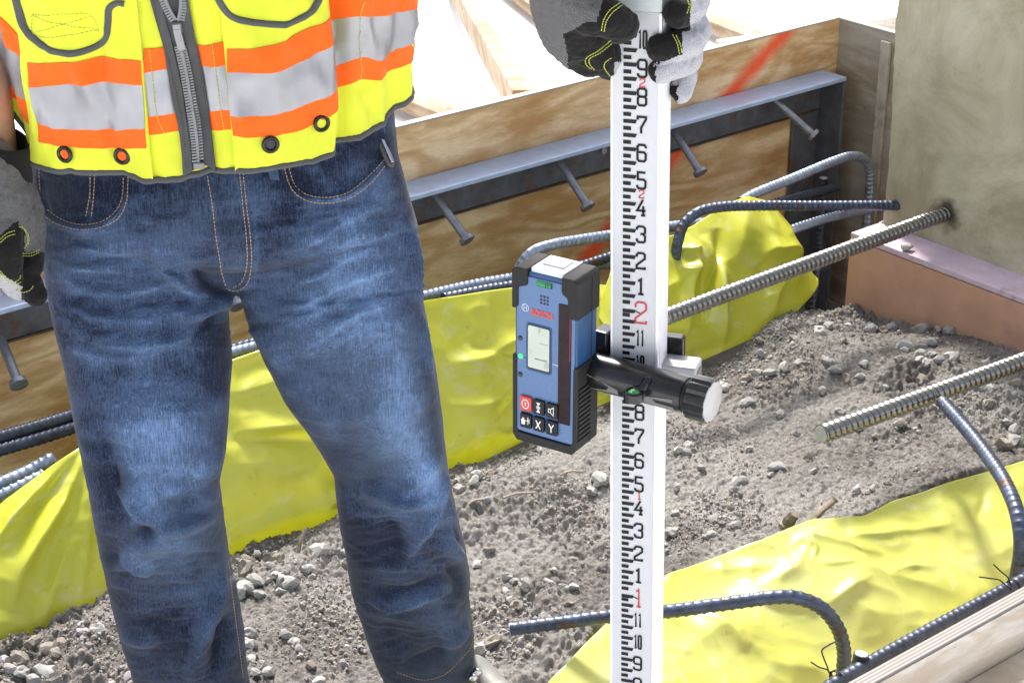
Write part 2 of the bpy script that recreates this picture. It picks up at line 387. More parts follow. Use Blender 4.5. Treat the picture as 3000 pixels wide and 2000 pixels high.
dry = sm(fbm(P * np.array((3.2, 5, 1)), 3, 51), -.1, .5) * sm(P[:, 1], .5, .6)
attr(dirt.data, 'dry', dry)

# clods and gravel lying on the pad: the mass as one mesh, the larger stones one by one
def rock(n_sub=1, seed=0, flat=.75, jag=.25):
    bm = bmesh.new(); bmesh.ops.create_icosphere(bm, subdivisions=n_sub, radius=1)
    V = np.array([v.co for v in bm.verts]); F_ = [tuple(v.index for v in f.verts) for f in bm.faces]; bm.free()
    k = 1 + jag * vn(V * 1.3 + seed * 7.1, seed) + .12 * vn(V * 3.1 + seed, seed + 3)
    return V * k[:, None] * np.array((1, .8 + .15 * math.sin(seed), flat)), np.array(F_)
def rand_rot(n):
    q = RNG.normal(size=(n, 4)); q /= np.linalg.norm(q, axis=1)[:, None]; a, b, c, d = q.T
    return np.stack([np.stack([1-2*(c*c+d*d), 2*(b*c-a*d), 2*(b*d+a*c)], 1), np.stack([2*(b*c+a*d), 1-2*(b*b+d*d), 2*(c*d-a*b)], 1), np.stack([2*(b*d-a*c), 2*(c*d+a*b), 1-2*(b*b+c*c)], 1)], 1)
def scatter(n, rmin, rmax, name, mat_, sub, edge=False):
    s = RNG.uniform(S0, S1 - .01, n * 3); o = RNG.uniform(.45, np.interp(s, [-2.1, -1.85, -1.68, -1.55, -1.25, -.87, -.4], [1.12, 1.09, 1.03, 1.03, 1.07, 1.15, 1.22]))
    dens = fbm(np.c_[s, o, 0*s] * 6, 3, 61) + (1.3 * np.exp(-((o - .53) / .06) ** 2) + .8 * np.exp(-((o - .98) / .05) ** 2) if edge else 0)
    k = np.argsort(-(1.6 * dens + RNG.normal(0, .30, len(s))))[:n]; s, o = s[k], o[k]
    r = rmin * (rmax / rmin) ** (RNG.uniform(0, 1, n) ** 3.0); z = pad_height(s, o)
    ctr = C0 + s[:, None] * U + o[:, None] * W + np.c_[np.zeros((n, 2)), z + r * .25]
    Vs, Fs, off = [], [], 0; rot = rand_rot(n); forms = [rock(sub, 10 + i, .6 + .06 * (i % 4), .42) for i in range(6)]
    for i in range(n):
        V, F_ = forms[i % 6]; Vs.append(V @ rot[i].T * r[i] + ctr[i]); Fs.append(F_ + off); off += len(V)
    me = bpy.data.meshes.new(name); me.from_pydata(np.concatenate(Vs).tolist(), [], np.concatenate(Fs).tolist())
    return struct(name, me, mat_, smooth=False, kind='stuff', parent=dirt)
scatter(17000, .0011, .0058, 'clods', CLOD, 1)
scatter(2000, .003, .0075, 'gravel', STONES[1], 1, edge=True)
stone_src = []
def stone(s, o, r, kind, seed, sink=.3):
    z = float(pad_height(np.array([s]), np.array([o]))[0])
    if len(stone_src) < 18:
        V, F_ = rock(2, 30 + len(stone_src), .66 + .04 * (len(stone_src) % 5), .55); stone_src.append(None)
        me = bpy.data.meshes.new('stone'); me.from_pydata(V.tolist(), [], F_.tolist()); me.materials.append(STONES[(len(stone_src) - 1) % 3])
        me.polygons.foreach_set('use_smooth', [True] * len(me.polygons)); me.set_sharp_from_angle(angle=R(22)); stone_src[-1] = me
    cands = [m for i, m in enumerate(stone_src) if i % 3 == kind] or stone_src
    ob = bpy.data.objects.new('stone', cands[seed % len(cands)]); COL.objects.link(ob); ob.parent = dirt
    ob.rotation_euler = (RNG.uniform(-.5, .5), RNG.uniform(-.5, .5), RNG.uniform(0, 6.28)); ob.location = tuple(world(s, o, z + r * (.68 - sink) ))
    ob.scale = (r, r * RNG.uniform(.8, 1.1), r * RNG.uniform(.85, 1.1)); return ob
for i in range(18): stone(-.6 - i * .04, .75 + .1 * math.sin(i * 2.1), .009, i % 3, i)
# the ones one can point at in the photograph: (x, y, width in pixels, kind)
for i, (x, y, wpx, kd) in enumerate([(2645,985,44,0),(2400,955,40,0),(2430,1040,38,1),(2520,1075,34,0),(2255,1060,34,1),(2220,1050,42,0),(2120,1075,46,0),(2080,1080,40,1),(2190,1065,36,2),
        (2300,1050,44,0),(2340,1040,30,0),(2190,1120,38,1),(2450,1060,40,1),(2480,1080,34,2),(2850,925,30,0),(2790,915,44,1),(2755,905,34,0),(2700,895,48,1),(2560,890,44,1),(2490,885,24,0),(2595,895,30,2),
        (1265,1390,30,0),(1400,1362,46,0),(1420,1368,30,1),(1390,1380,34,0),(1345,1395,36,1),(1755,1368,52,0),(1735,1395,42,1),(1540,1695,48,0),(1610,1690,40,1),(1650,1700,36,0),(1680,1706,32,0),
        (1600,1770,44,1),(1640,1765,30,1),(1660,1785,30,2),(1545,1702,36,0),(1400,1620,34,0),(1485,1655,32,0),(1475,1925,60,0),(1405,1910,44,0),(1430,1940,52,0),(1410,1850,46,0),(1440,1830,34,1),(1400,1870,30,0),
        (1530,1975,34,0),(1610,1955,60,2),(1755,1805,36,2),(2090,1510,34,1),(2120,1575,32,0),(2145,1605,24,0),(2185,1540,32,1),(2510,1425,26,0),(2555,1430,24,0),(2100,1520,30,2),(2950,1215,34,1),(2975,1235,44,0),(2965,1255,40,1),
        (2990,1270,56,0),(2930,1275,34,1),(2985,1300,60,2),(2890,1150,30,1),(2900,1170,32,2),(2905,1115,28,0),(716,1645,56,2),(785,1610,48,2),(815,1595,40,2),(735,1690,34,1),(745,1690,62,0),(722,1715,60,0),(830,1688,54,1),
        (810,1675,48,0),(790,1640,34,0),(760,1735,40,1),(700,1740,50,0),(935,1600,56,0),(905,1660,40,0),(87,1825,52,2),(177,1830,50,2),(243,1808,42,1),(282,1800,52,1),(62,1870,50,2),(55,1895,66,2),(140,1855,56,2),
        (135,1925,68,0),(105,1940,50,1),(60,1930,46,1),(160,1870,54,2),(30,1930,40,1),(328,1985,40,0),(380,1960,44,1),(735,1860,50,1),(728,1890,44,0),(730,1930,40,0),(840,1855,44,1),(860,1870,40,0),(910,1945,40,2),
        (820,1720,34,0),(850,1700,46,0),(960,1600,40,1),(1010,1600,30,1),(955,1580,30,2),(1985,1290,28,0),(2010,1290,30,1),(1985,1385,34,1),(1970,1545,42,1),(1975,1470,30,0),(2705,975,34,0),(2730,970,38,1),(2790,1028,44,0),
        (2715,1045,32,0),(2690,1050,32,0),(2750,1048,30,1),(2730,1012,28,0),(2695,1020,40,1),(2640,1040,34,2),(2620,880,30,1)]):
    p = on_z(x, y + wpx * .3, .015); s, o, _ = sow(p); k = proj(p)[2]
    if o < .46: o = .49 + RNG.uniform(0, .02)
    stone(s, min(o, 1.13 if s > -1.3 else 1.03), max(.5 * wpx / FP * k, .004), kd, int(RNG.integers(99)), sink=.35)
for i in range(150):
    o = float(np.clip(RNG.choice([RNG.normal(.55, .03), RNG.uniform(.5, 1.03), RNG.normal(.94, .03)]), .49, 1.03)); s = RNG.uniform(-2.25, -.43)
    stone(s, o, float(.0048 + .0085 * RNG.uniform() ** 2), int(RNG.choice([0, 1, 1, 2, 2])), int(RNG.integers(99)), sink=.42)

# ------------------------------------------------------------------ the far form, its steel frame and studs
def far_local(parent, name, mb, mats, **k): return obj(name, mb, mats, parent, local=True, **k)
ff = thing('plywood_form', 'long plywood form behind the man with an orange spray paint stripe across it', 'concrete form', C0, FR)
ZT = .419
far_local(ff, 'panel', MB().box((-1.75, .0095, (ZT - .3) / 2 - .003), 3.5, .019, ZT + .3), PLY)
far_local(ff, 'top_edge', MB().box((-1.75, .0095, ZT - .001), 3.5, .0185, .004), PLY_E)
fc = thing('plywood_form', 'grey weathered plywood return closing the corner in front of the concrete wall', 'concrete form', C0, FR)
far_local(fc, 'panel', MB().box((.0105, -.30, (ZT - .3) / 2 - .004), .019, .636, ZT + .296), PLY_G)
far_local(fc, 'batten', MB().box((-.004, -.148, .05), .009, .028, .69), M('grey_batten', (.42, .39, .33), .8, .2, 30, bump=(120, .4, .001), dirt=(20, .55, (.28, .25, .21))), bevel=.002)
far_local(fc, 'top_edge', MB().box((.0105, -.30, ZT - .003), .0185, .635, .004), PLY_E)
sf = thing('steel_angle_frame', 'blue grey steel angle frame with welded headed studs fixed to the plywood form', 'steel frame', world(-1.2, .04, .3), Matrix.Translation(Vector(world(-1.2, .04, .3))))
def sbox(name, s0, s1, o0, o1, z0, z1, mat_, bevel=.0015, **k):
    return obj(name, MB().box(world((s0+s1)/2, (o0+o1)/2, (z0+z1)/2), abs(s1-s0), abs(o1-o0), abs(z1-z0), U, W), mat_, sf, bevel=bevel, **k)
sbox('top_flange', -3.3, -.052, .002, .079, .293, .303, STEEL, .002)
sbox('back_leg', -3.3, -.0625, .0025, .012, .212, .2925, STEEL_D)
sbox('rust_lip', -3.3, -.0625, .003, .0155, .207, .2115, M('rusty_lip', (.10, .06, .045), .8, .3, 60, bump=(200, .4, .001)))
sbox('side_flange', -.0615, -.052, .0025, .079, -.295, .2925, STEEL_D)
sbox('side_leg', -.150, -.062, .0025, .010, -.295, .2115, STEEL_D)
bolt = MB().loft([np.array([world(-.755 + .008*math.cos(t), .0125 + q, .258 + .008*math.sin(t)) for t in np.arange(6)*math.pi/3]) for q in (0, .006)]); obj('bolt_head', bolt, STUD, sf)
for b, h in [((1275,572),(1372,708)), ((1640,474),(1725,610)), ((1975,385),(2055,510)), ((2270,293),(2388,400)), ((0,985),(57,1130)), ((620,760),(700,900))]:
    A = on_wall(*b, .035); B = on_wall(*h, .125); d = B - A; d /= np.linalg.norm(d)
    N = 14; prof = [(0, .0088), (.93, .0088)]; L = np.linalg.norm(B - A)
    pts = [A, B - d*.010, B - d*.0098, B - d*.0012, B]; rr = [.0086, .0086, .0158, .0165, .0145]
    obj('headed_stud', MB().tube(pts, rr, 16), STUD, sf, smooth=True, auto=40)

# concrete wall on the pink foam board
cw = thing('concrete_wall', 'tall stained concrete wall standing at the right edge on foam board', 'concrete wall', world(-.32, .5, .1), FR)
zb = .112; rows = []
zz = np.linspace(zb, 1.9, 90)
for z in zz:
    e = .418 + (.02 * sm(z, .75, .1)) + .004 * float(vn(A3(0, z*40, 0)[None], 5)[0]) + .007 * max(0, float(vn(A3(3, z*13, 0)[None], 8)[0]))
    rows.append([(-.32, -1.9, z), (-.32, -(e + .012), z), (-.32, -(e + .004), z), (-.316 + .002, -(e + .001), z), (-.30, -e, z), (-.02, -e, z)])
far_local(cw, 'wall_face', MB().grid(np.array(rows, float)).add([sp(-.32, 1.9, zb), sp(-.32, .43, zb), sp(-.02, .43, zb), sp(-.02, 1.9, zb)], [(0, 1, 2, 3)]), CONC, smooth=True, auto=35)
fb = thing('foam_board', 'pinkish brown insulation foam board under the concrete wall', 'insulation board', world(-.37, .5, -.05), FR)
far_local(fb, 'board', MB().box((-.372, -1.18, -.10), .080, 1.5, .394), FOAM, bevel=.003)
far_local(fb, 'top_layer', MB().box((-.354, -1.182, .1055), .118, 1.5, .013), FOAM_T, bevel=.002)
crumb = MB(); V, F_ = rock(2, 5, .6, .5); crumb.add(V * .013 + world(-.40, .575, .121), F_); tag(obj('concrete_crumb', crumb, STONES[0], smooth=True, auto=30), 'pale broken concrete crumb lying on the foam board under the threaded bar', 'concrete crumb')

# the near form at the lower right
nf = thing('plywood_form', 'pale plywood form with layered top edge at the lower right corner', 'concrete form', world(-1.4, 1.58, -.3), FR)
far_local(nf, 'panel', MB().box((-1.6, -1.5825, -.09), 3.0, .022, .47), PLY_N)
far_local(nf, 'top_edge', MB().box((-1.6, -1.5825, .1485), 3.0, .0215, .004), PLY_EN)
far_local(nf, 'cleat', MB().box((-1.6, -1.618, .02), 3.0, .048, .085), PLY_N, bevel=.003)

# bracing outside the far form
def brace(A, B, wd_, th, label):
    A, B = np.asarray(A), np.asarray(B); d = B - A; L = np.linalg.norm(d); d /= L; s = np.cross(d, (0, 0, 1)); s /= np.linalg.norm(s); n = np.cross(s, d)
    o = obj('wood_brace', MB().box((A + B) / 2, wd_, th, L, s, n, d), WOOD, bevel=.003); tag(o, label, 'wood brace', 'braces outside the far form'); return o
brace(on_wall(1532, 312, -.09), on_z(1318, -60, -.28), .045, .07, 'long pale brace rising from the far form just right of the vest')
brace(on_z(1010, 215, -.27), on_z(1330, 350, -.27), .085, .045, 'pale brace lying low behind the form beside the pocketed pen')
brace(on_z(1470, -60, -.27), on_z(1690, 110, -.27), .085, .04, 'brown brace behind the glove that grips the rod')
brace(on_z(1990, 30, -.27), on_z(2300, 150, -.27), .08, .04, 'brown brace behind the form just right of the gloved fingers')
brace(on_z(-120, 250, -.27), on_z(60, 520, -.27), .09, .04, 'pale brace behind the form at the left edge beside the vest')
ob = obj('wood_brace', MB().box(on_z(2560, 120, -.26), 1.3, .04, .16, X=(.9, .43, 0), Y=(-.43, .9, 0)), PLY_N, bevel=.003); tag(ob, 'wide pale board standing outside next to the concrete wall', 'wood board', 'braces outside the far form')

# ------------------------------------------------------------------ yellow vapour sheeting
def sheet(name, top3, bot3, n, m, bulge, fl, seed, label, rag=0.0, calm=1.0, mat_=None):
    """a hanging or draped sheet between two edge curves (world points), with folds given where the photo shows them"""
    T, B = top3, bot3
    t = np.linspace(0, 1, m)[None, :, None]; Gd = B[:, None] * (1 - t) + T[:, None] * t
    du = np.gradient(Gd, axis=0); dv = np.gradient(Gd, axis=1); Nn = np.cross(du, dv); Nn /= np.linalg.norm(Nn, axis=2)[..., None] + 1e-9
    if (Nn[n//2, m//2] @ (CAM - Gd[n//2, m//2])) < 0: Nn = -Nn
    X = Gd.reshape(-1, 3); px, py, _ = proj(X); Q = np.c_[px, py]; tt = np.broadcast_to(t, (n, m, 1)).ravel()
    h = folds(Q, fl) + bulge * np.sin(np.pi * tt)
    h += calm * (.012 * fbm(X * 4.2, 3, seed) + .014 * (1 - np.abs(vn(X * 6.3, seed + 5))) + .009 * (1 - np.abs(vn(X[:, [1, 2, 0]] * np.array((9, 15, 7)), seed + 6))) + .0035 * (1 - np.abs(vn(X * 26, seed + 9)))) * sm(tt, 0, .15)
    X = X + Nn.reshape(-1, 3) * h[:, None]
    if rag: X[:, 2] += rag * fbm(X * 22, 3, seed + 20) * (tt > .96)
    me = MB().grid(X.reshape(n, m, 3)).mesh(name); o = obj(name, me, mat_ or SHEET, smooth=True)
    q = o.modifiers.new('thickness', 'SOLIDIFY'); q.thickness = .0006
    return tag(o, label, 'plastic sheet')
def edge(pts, fn, n, key):
    """resample pixel edge by key (0..1 along the sheet), each point carried into the world"""
    pts = np.asarray(pts, float); k = np.linspace(0, 1, n); q = spline(pts, 400)
    L = np.linspace(0, 1, 400); kk = np.interp(L, np.r_[0, np.cumsum(np.hypot(*np.diff(pts, axis=0).T))] / np.hypot(*np.diff(pts, axis=0).T).sum(), key)
    return np.array([fn(x, y) for x, y in np.stack([np.interp(k, kk, q[:, i]) for i in (0, 1)], 1)])
def keyed(P, n):      # list of (key, x, y)
    P = np.asarray(P, float); k = np.linspace(0, 1, n); return np.stack([np.interp(k, P[:, 0], P[:, 1]), np.interp(k, P[:, 0], P[:, 2])], 1)
def smooth1(a, it=3):
    for _ in range(it): a[1:-1] = (a[:-2] + 2 * a[1:-1] + a[2:]) / 4
    return a
n = 300
topA = smooth1(keyed([(0,-90,1560),(.04,0,1487),(.10,120,1395),(.17,245,1308),(.25,450,1165),(.37,690,1048),(.41,775,1020),(.50,1000,948),(.60,1240,882),(.68,1400,860),(.74,1500,848),(.82,1640,846),(.9,1790,840),(1,1960,820)], n))
botA = smooth1(keyed([(0,-90,1960),(.04,0,1915),(.10,120,1880),(.17,235,1845),(.25,450,1760),(.37,690,1660),(.41,770,1632),(.50,1000,1535),(.60,1260,1425),(.68,1400,1360),(.74,1520,1300),(.82,1640,1240),(.9,1800,1170),(1,1980,1090)], n))
foldA = [([(245,1310),(130,1430),(0,1590),(-60,1700)], 26, 20, .020), ([(250,1325),(170,1500),(60,1690),(20,1800)], 30, 18, .026), ([(255,1340),(215,1520),(150,1700),(110,1850)], 22, 30, .022),
         ([(252,1330),(250,1500),(230,1660),(215,1800)], 20, 26, .018), ([(240,1320),(120,1470),(20,1660)], 20, 20, -.014), ([(255,1340),(200,1560),(100,1780)], 18, 18, -.016),
         ([(660,1275),(800,1260),(930,1272)], 16, 34, .020), ([(640,1300),(800,1290),(960,1300)], 26, 20, -.010), ([(980,1440),(940,1500),(900,1540)], 30, 22, .014), ([(990,1330),(985,1390),(975,1450)], 26, 26, -.020),
         ([(1280,1070),(1380,1060),(1500,1000)], 40, 26, .016), ([(1350,1020),(1450,1050),(1520,1060)], 26, 44, -.016), ([(1260,1190),(1380,1200),(1500,1150)], 40, 34, .015), ([(1420,1250),(1480,1180),(1530,1130)], 26, 26, -.012),
         ([(1740,900),(1780,1000),(1770,1100)], 20, 30, .015), ([(690,1130),(800,1110),(900,1140)], 60, 60, .010)]
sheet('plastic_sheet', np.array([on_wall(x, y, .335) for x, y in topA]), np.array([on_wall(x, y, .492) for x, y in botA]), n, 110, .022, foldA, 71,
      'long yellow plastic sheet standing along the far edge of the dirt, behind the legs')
n = 200
topB = smooth1(keyed([(0,1738,930),(.05,1760,850),(.11,1785,775),(.17,1820,735),(.24,1900,700),(.32,1970,690),(.40,2030,660),(.50,2110,610),(.58,2180,578),(.66,2236,592),(.76,2290,655),(.87,2325,740),(.95,2362,800),(1,2372,812)], n), 2)
botB = smooth1(keyed([(0,1750,1190),(.05,1765,1185),(.11,1800,1172),(.17,1840,1150),(.24,1910,1120),(.32,1980,1090),(.40,2050,1060),(.50,2130,1025),(.58,2200,995),(.66,2240,975),(.76,2285,950),(.87,2325,935),(.95,2334,930),(1,2336,928)], n), 2)
foldB = [([(1990,690),(2010,760),(1990,860),(1985,1000)], 14, 22, .026), ([(2040,700),(2075,790),(2090,900),(2115,1040)], 14, 18, .022), ([(2085,680),(2080,760),(2060,860),(2050,960)], 16, 12, -.024),
         ([(2025,790),(2040,860),(2030,960)], 14, 14, -.018), ([(2195,775),(2230,752),(2280,748),(2320,765)], 12, 24, .016), ([(2190,790),(2210,820),(2230,880)], 20, 20, -.016), ([(2250,590),(2270,680),(2300,760)], 22, 30, .012),
         ([(2180,580),(2150,680),(2130,800)], 30, 40, .014), ([(2260,950),(2250,880),(2280,810)], 20, 30, .014), ([(1970,730),(2000,745),(2030,735)], 8, 12, .016), ([(1965,790),(2000,810),(2025,790)], 8, 10, .014), ([(1790,790),(1775,900),(1780,1010)], 14, 20, .016)]
offB = np.interp(np.linspace(0, 1, n), [0, .11, .4, .58, .8, 1], [.40, .34, .30, .285, .30, .33])
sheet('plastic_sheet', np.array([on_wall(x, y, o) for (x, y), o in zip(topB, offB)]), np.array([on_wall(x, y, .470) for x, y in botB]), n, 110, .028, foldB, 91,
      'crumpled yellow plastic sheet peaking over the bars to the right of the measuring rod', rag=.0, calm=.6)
n = 300
topN = smooth1(keyed([(0,1470,2190),(.06,1540,2080),(.13,1605,1996),(.21,1700,1895),(.29,1800,1800),(.38,1935,1700),(.46,2060,1650),(.52,2150,1618),(.58,2221,1600),(.64,2306,1563),(.69,2374,1537),(.76,2527,1520),(.80,2604,1473),(.85,2702,1446),(.89,2790,1410),(.93,2897,1384),(.97,3000,1354),(1,3120,1316)], n), 4)
def near_top(x, y): return on_z(x, y, .022)
TN = np.array([near_top(x, y) for x, y in topN]); sN = np.array([sow(p)[0] for p in TN])
BN = np.array([world(s - .03, 1.50 + .02 * math.sin(s * 9), -.24) for s in np.linspace(sN[0] - .2, sN[-1] + .02, n)])
foldN = [([(2365,1560),(2330,1640),(2290,1700),(2150,1770)], 18, 26, 0.0090), ([(2110,1790),(2200,1800),(2365,1832)], 14, 20, 0.0120), ([(2365,1832),(2420,1790),(2500,1740)], 20, 16, 0.0090), ([(2280,1640),(2340,1600),(2460,1640),(2560,1650)], 14, 24, 0.0075),
         ([(2420,1630),(2500,1590),(2650,1580),(2760,1560)], 14, 26, 0.0090), ([(2000,1800),(2070,1880),(2130,1960)], 26, 30, 0.0150), ([(1900,1830),(1990,1920),(2030,2010)], 26, 26, -0.0120), ([(2560,1720),(2640,1690),(2705,1705)], 12, 18, 0.0075),
         ([(2330,1690),(2400,1700),(2480,1690)], 10, 14, 0.0067), ([(2870,1420),(2850,1500),(2820,1560)], 14, 14, -0.0075), ([(2000,1690),(2120,1680),(2250,1700)], 30, 30, 0.0075), ([(2330,1700),(2350,1640),(2300,1600)], 8, 10, 0.0075)]
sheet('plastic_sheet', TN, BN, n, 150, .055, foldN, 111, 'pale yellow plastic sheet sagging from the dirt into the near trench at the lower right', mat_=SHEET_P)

# ------------------------------------------------------------------ reinforcing bars
def bar_mesh(path, r, pitch=.0125, rib=.17, seg=14, helix=False, step=6.0, smooth_pts=True):
    P = np.asarray(path, float); L = np.linalg.norm(np.diff(P, axis=0), axis=1).sum(); n = int(L / (pitch / step)) + 2
    P = spline(P, n) if smooth_pts else P
    def mod(l, th):
        ph = l / pitch * 2 * np.pi - (th if helix else .95 * np.cos(th)); c = np.cos(ph)
        k = 1 + rib * np.clip(c * 1.6 + (.25 if helix else -.5), -.35, 1)
        if not helix: k = np.maximum(k * (1 - .06 * (np.abs(np.sin(th)) > .97)), 1 + rib * .8 * (np.abs(np.sin(th)) > .97))
        return k
    return MB().tube(P, r, seg, True, mod=mod)
def rebar(path, r, label, mat_=None, group=None, name='rebar', cut=None, **k):
    base = min((np.asarray(p) for p in path), key=lambda p: p[2])
    if cut is None:
        o = obj(name, bar_mesh(path, r, **k), mat_ or REBAR, smooth=True, auto=50); return tag(o, label, 'threaded bar' if name == 'threaded_bar' else 'rebar', group)
    t = thing(name, label, 'threaded bar' if name == 'threaded_bar' else 'rebar', base, None, group)
    obj('shaft', bar_mesh(path, r, **k), mat_ or REBAR, t, smooth=True, auto=50)
    P = np.asarray(path, float)
    for e in cut:
        a, d = (P[-1], P[-1] - P[-2]) if e == 1 else (P[0], P[0] - P[1]); d /= np.linalg.norm(d)
        obj('cut_end', MB().tube([a - d * .001, a + d * .0012, a + d * .0018], [r * .97, r * .96, r * .8], 14), STUD_CUT, t, smooth=True, auto=30)
    return t
ow = on_wall
rr = .0098
rebar([ow(-60, 1298, .20), ow(220, 1213, .20), ow(460, 1119, .20), ow(700, 1018, .20), ow(780, 1000, .20)], .0108, 'upper thick rebar of the pair crossing behind the thigh at the left edge', REBAR_D, pitch=.0115, rib=.14)
rebar([ow(-60, 1335, .215), ow(220, 1250, .215), ow(420, 1175, .215)], .0106, 'lower thick rebar of the pair at the left edge, under its twin', REBAR_D, pitch=.0115, rib=.14)
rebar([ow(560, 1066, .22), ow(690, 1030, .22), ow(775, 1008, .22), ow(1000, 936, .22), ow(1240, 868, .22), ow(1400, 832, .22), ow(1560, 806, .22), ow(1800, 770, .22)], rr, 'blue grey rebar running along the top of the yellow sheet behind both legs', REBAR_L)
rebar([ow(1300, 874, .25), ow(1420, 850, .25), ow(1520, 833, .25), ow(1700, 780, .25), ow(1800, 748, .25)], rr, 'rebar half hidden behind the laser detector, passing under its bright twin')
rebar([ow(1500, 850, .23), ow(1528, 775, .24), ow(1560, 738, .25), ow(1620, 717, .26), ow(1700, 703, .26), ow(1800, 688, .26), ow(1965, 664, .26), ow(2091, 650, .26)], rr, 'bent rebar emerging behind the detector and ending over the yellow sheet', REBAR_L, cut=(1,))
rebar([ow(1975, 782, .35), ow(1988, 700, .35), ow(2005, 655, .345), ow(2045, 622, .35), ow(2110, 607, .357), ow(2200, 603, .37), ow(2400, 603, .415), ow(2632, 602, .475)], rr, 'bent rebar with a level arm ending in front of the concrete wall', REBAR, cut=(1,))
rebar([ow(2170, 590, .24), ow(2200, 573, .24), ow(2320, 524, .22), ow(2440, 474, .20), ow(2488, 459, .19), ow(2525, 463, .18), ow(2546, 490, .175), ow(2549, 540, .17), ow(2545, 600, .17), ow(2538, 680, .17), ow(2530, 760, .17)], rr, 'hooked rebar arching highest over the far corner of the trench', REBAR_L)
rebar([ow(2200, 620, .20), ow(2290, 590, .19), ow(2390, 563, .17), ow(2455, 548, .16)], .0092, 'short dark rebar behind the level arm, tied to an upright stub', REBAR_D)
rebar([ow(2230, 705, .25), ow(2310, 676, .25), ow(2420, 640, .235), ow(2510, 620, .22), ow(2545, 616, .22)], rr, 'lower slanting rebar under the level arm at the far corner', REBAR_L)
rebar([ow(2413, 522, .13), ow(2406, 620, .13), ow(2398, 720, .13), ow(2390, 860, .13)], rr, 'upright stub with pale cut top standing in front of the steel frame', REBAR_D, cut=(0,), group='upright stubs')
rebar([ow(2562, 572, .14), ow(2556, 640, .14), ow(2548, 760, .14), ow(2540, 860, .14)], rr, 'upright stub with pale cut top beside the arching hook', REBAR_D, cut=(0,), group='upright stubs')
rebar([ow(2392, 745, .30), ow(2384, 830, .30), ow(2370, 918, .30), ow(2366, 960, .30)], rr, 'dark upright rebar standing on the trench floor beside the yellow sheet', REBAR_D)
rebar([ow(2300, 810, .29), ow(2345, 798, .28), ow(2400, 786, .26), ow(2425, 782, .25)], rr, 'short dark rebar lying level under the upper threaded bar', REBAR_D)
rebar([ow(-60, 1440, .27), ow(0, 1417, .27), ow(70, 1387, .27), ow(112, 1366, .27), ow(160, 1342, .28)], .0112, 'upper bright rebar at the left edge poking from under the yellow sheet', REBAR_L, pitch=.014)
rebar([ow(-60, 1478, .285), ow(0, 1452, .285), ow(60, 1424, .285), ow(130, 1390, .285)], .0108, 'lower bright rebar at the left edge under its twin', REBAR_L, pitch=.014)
# near trench
rebar([on_z(1497, 1842, .055), on_z(1650, 1822, .07), on_z(1800, 1803, .09), on_z(1960, 1789, .12), on_z(2120, 1768, .145), on_z(2260, 1749, .16), on_z(2330, 1749, .158), on_z(2400, 1775, .142), on_z(2450, 1830, .105), on_z(2472, 1900, .055), on_z(2470, 1960, .01), on_z(2462, 2040, -.05), on_z(2455, 2100, -.10)],
      .0098, 'hooked rebar lying over the dirt and the near sheet, passing behind the measuring rod', REBAR, cut=(0,), pitch=.0135, rib=.13)
rebar([on_z(2762, 1177, .150), on_z(2830, 1255, .153), on_z(2900, 1345, .158), on_z(2950, 1425, .162), on_z(2982, 1510, .15), on_z(2992, 1590, .12), on_z(2982, 1670, .07), on_z(2960, 1760, .0), on_z(2945, 1830, -.06)], .0108, 'thick rebar curving down at the right edge from the lower threaded bar', REBAR, pitch=.0125, rib=.14)
rebar([on_z(2360, 2055, .085), on_z(2520, 1958, .085), on_z(2750, 1832, .085), on_z(2975, 1712, .085), on_z(3060, 1664, .085)], .0100, 'long dark rebar lying just inside the near plywood form', REBAR_D, pitch=.0125, rib=.14)
rebar([on_z(2524, 1915, .10), on_z(2516, 1950, .081), on_z(2504, 2000, .054), on_z(2486, 2080, .01), on_z(2470, 2200, -.05)], .0098, 'upright stub with bright cut top at the bottom edge beside the hook', REBAR_D, cut=(0,), pitch=.0125, group='upright stubs')
TZ = .178
rebar([world(-.30, .604, TZ+.006), world(-.95, .602, TZ-.002), world(-1.12, .601, TZ-.006)], .0146, 'upper threaded bar running from the concrete wall to behind the measuring rod', BAR_S, name='threaded_bar', cut=(1,), pitch=.0128, rib=.11, seg=18, helix=True, step=6, smooth_pts=True)
a, b = on_z(2405, 1272, .15), on_z(3060, 1036, .15)
rebar([a, b], .0150, 'lower threaded bar with cut end pointing over the dirt at the right', BAR_S, name='threaded_bar', cut=(0,), pitch=.0128, rib=.11, seg=18, helix=True, step=6)
def wire(pts, label, fn=None, r=.0011):
    o = obj('tie_wire', MB().tube(spline([p for p in pts], 30), r, 8), WIRE, smooth=True); return tag(o, label, 'tie wire', 'twisted tie wires on the rebar')
zw = lambda x, y, z: on_z(x, y, z)
wire([zw(2446, 1879, .14), zw(2425, 1890, .14), zw(2408, 1903, .135), zw(2413, 1925, .125), zw(2424, 1952, .11), zw(2430, 1970, .09), zw(2445, 1988, .085)], 'bent tie wire standing up beside the hook at the bottom edge')
wire([zw(2376, 1938, .11), zw(2400, 1953, .10), zw(2424, 1961, .095), zw(2436, 1975, .09), zw(2452, 1998, .085)], 'lower tie wire pointing left beside the hook at the bottom edge')
wire([zw(2910, 1652, .13), zw(2935, 1675, .12), zw(2952, 1690, .11), zw(2962, 1712, .10)], 'tie wire rising from the bar joint at the right edge')
wire([zw(2869, 1689, .12), zw(2900, 1693, .115), zw(2928, 1698, .11), zw(2945, 1712, .10), zw(2966, 1728, .095)], 'tie wire pointing left from the bar joint at the right edge')
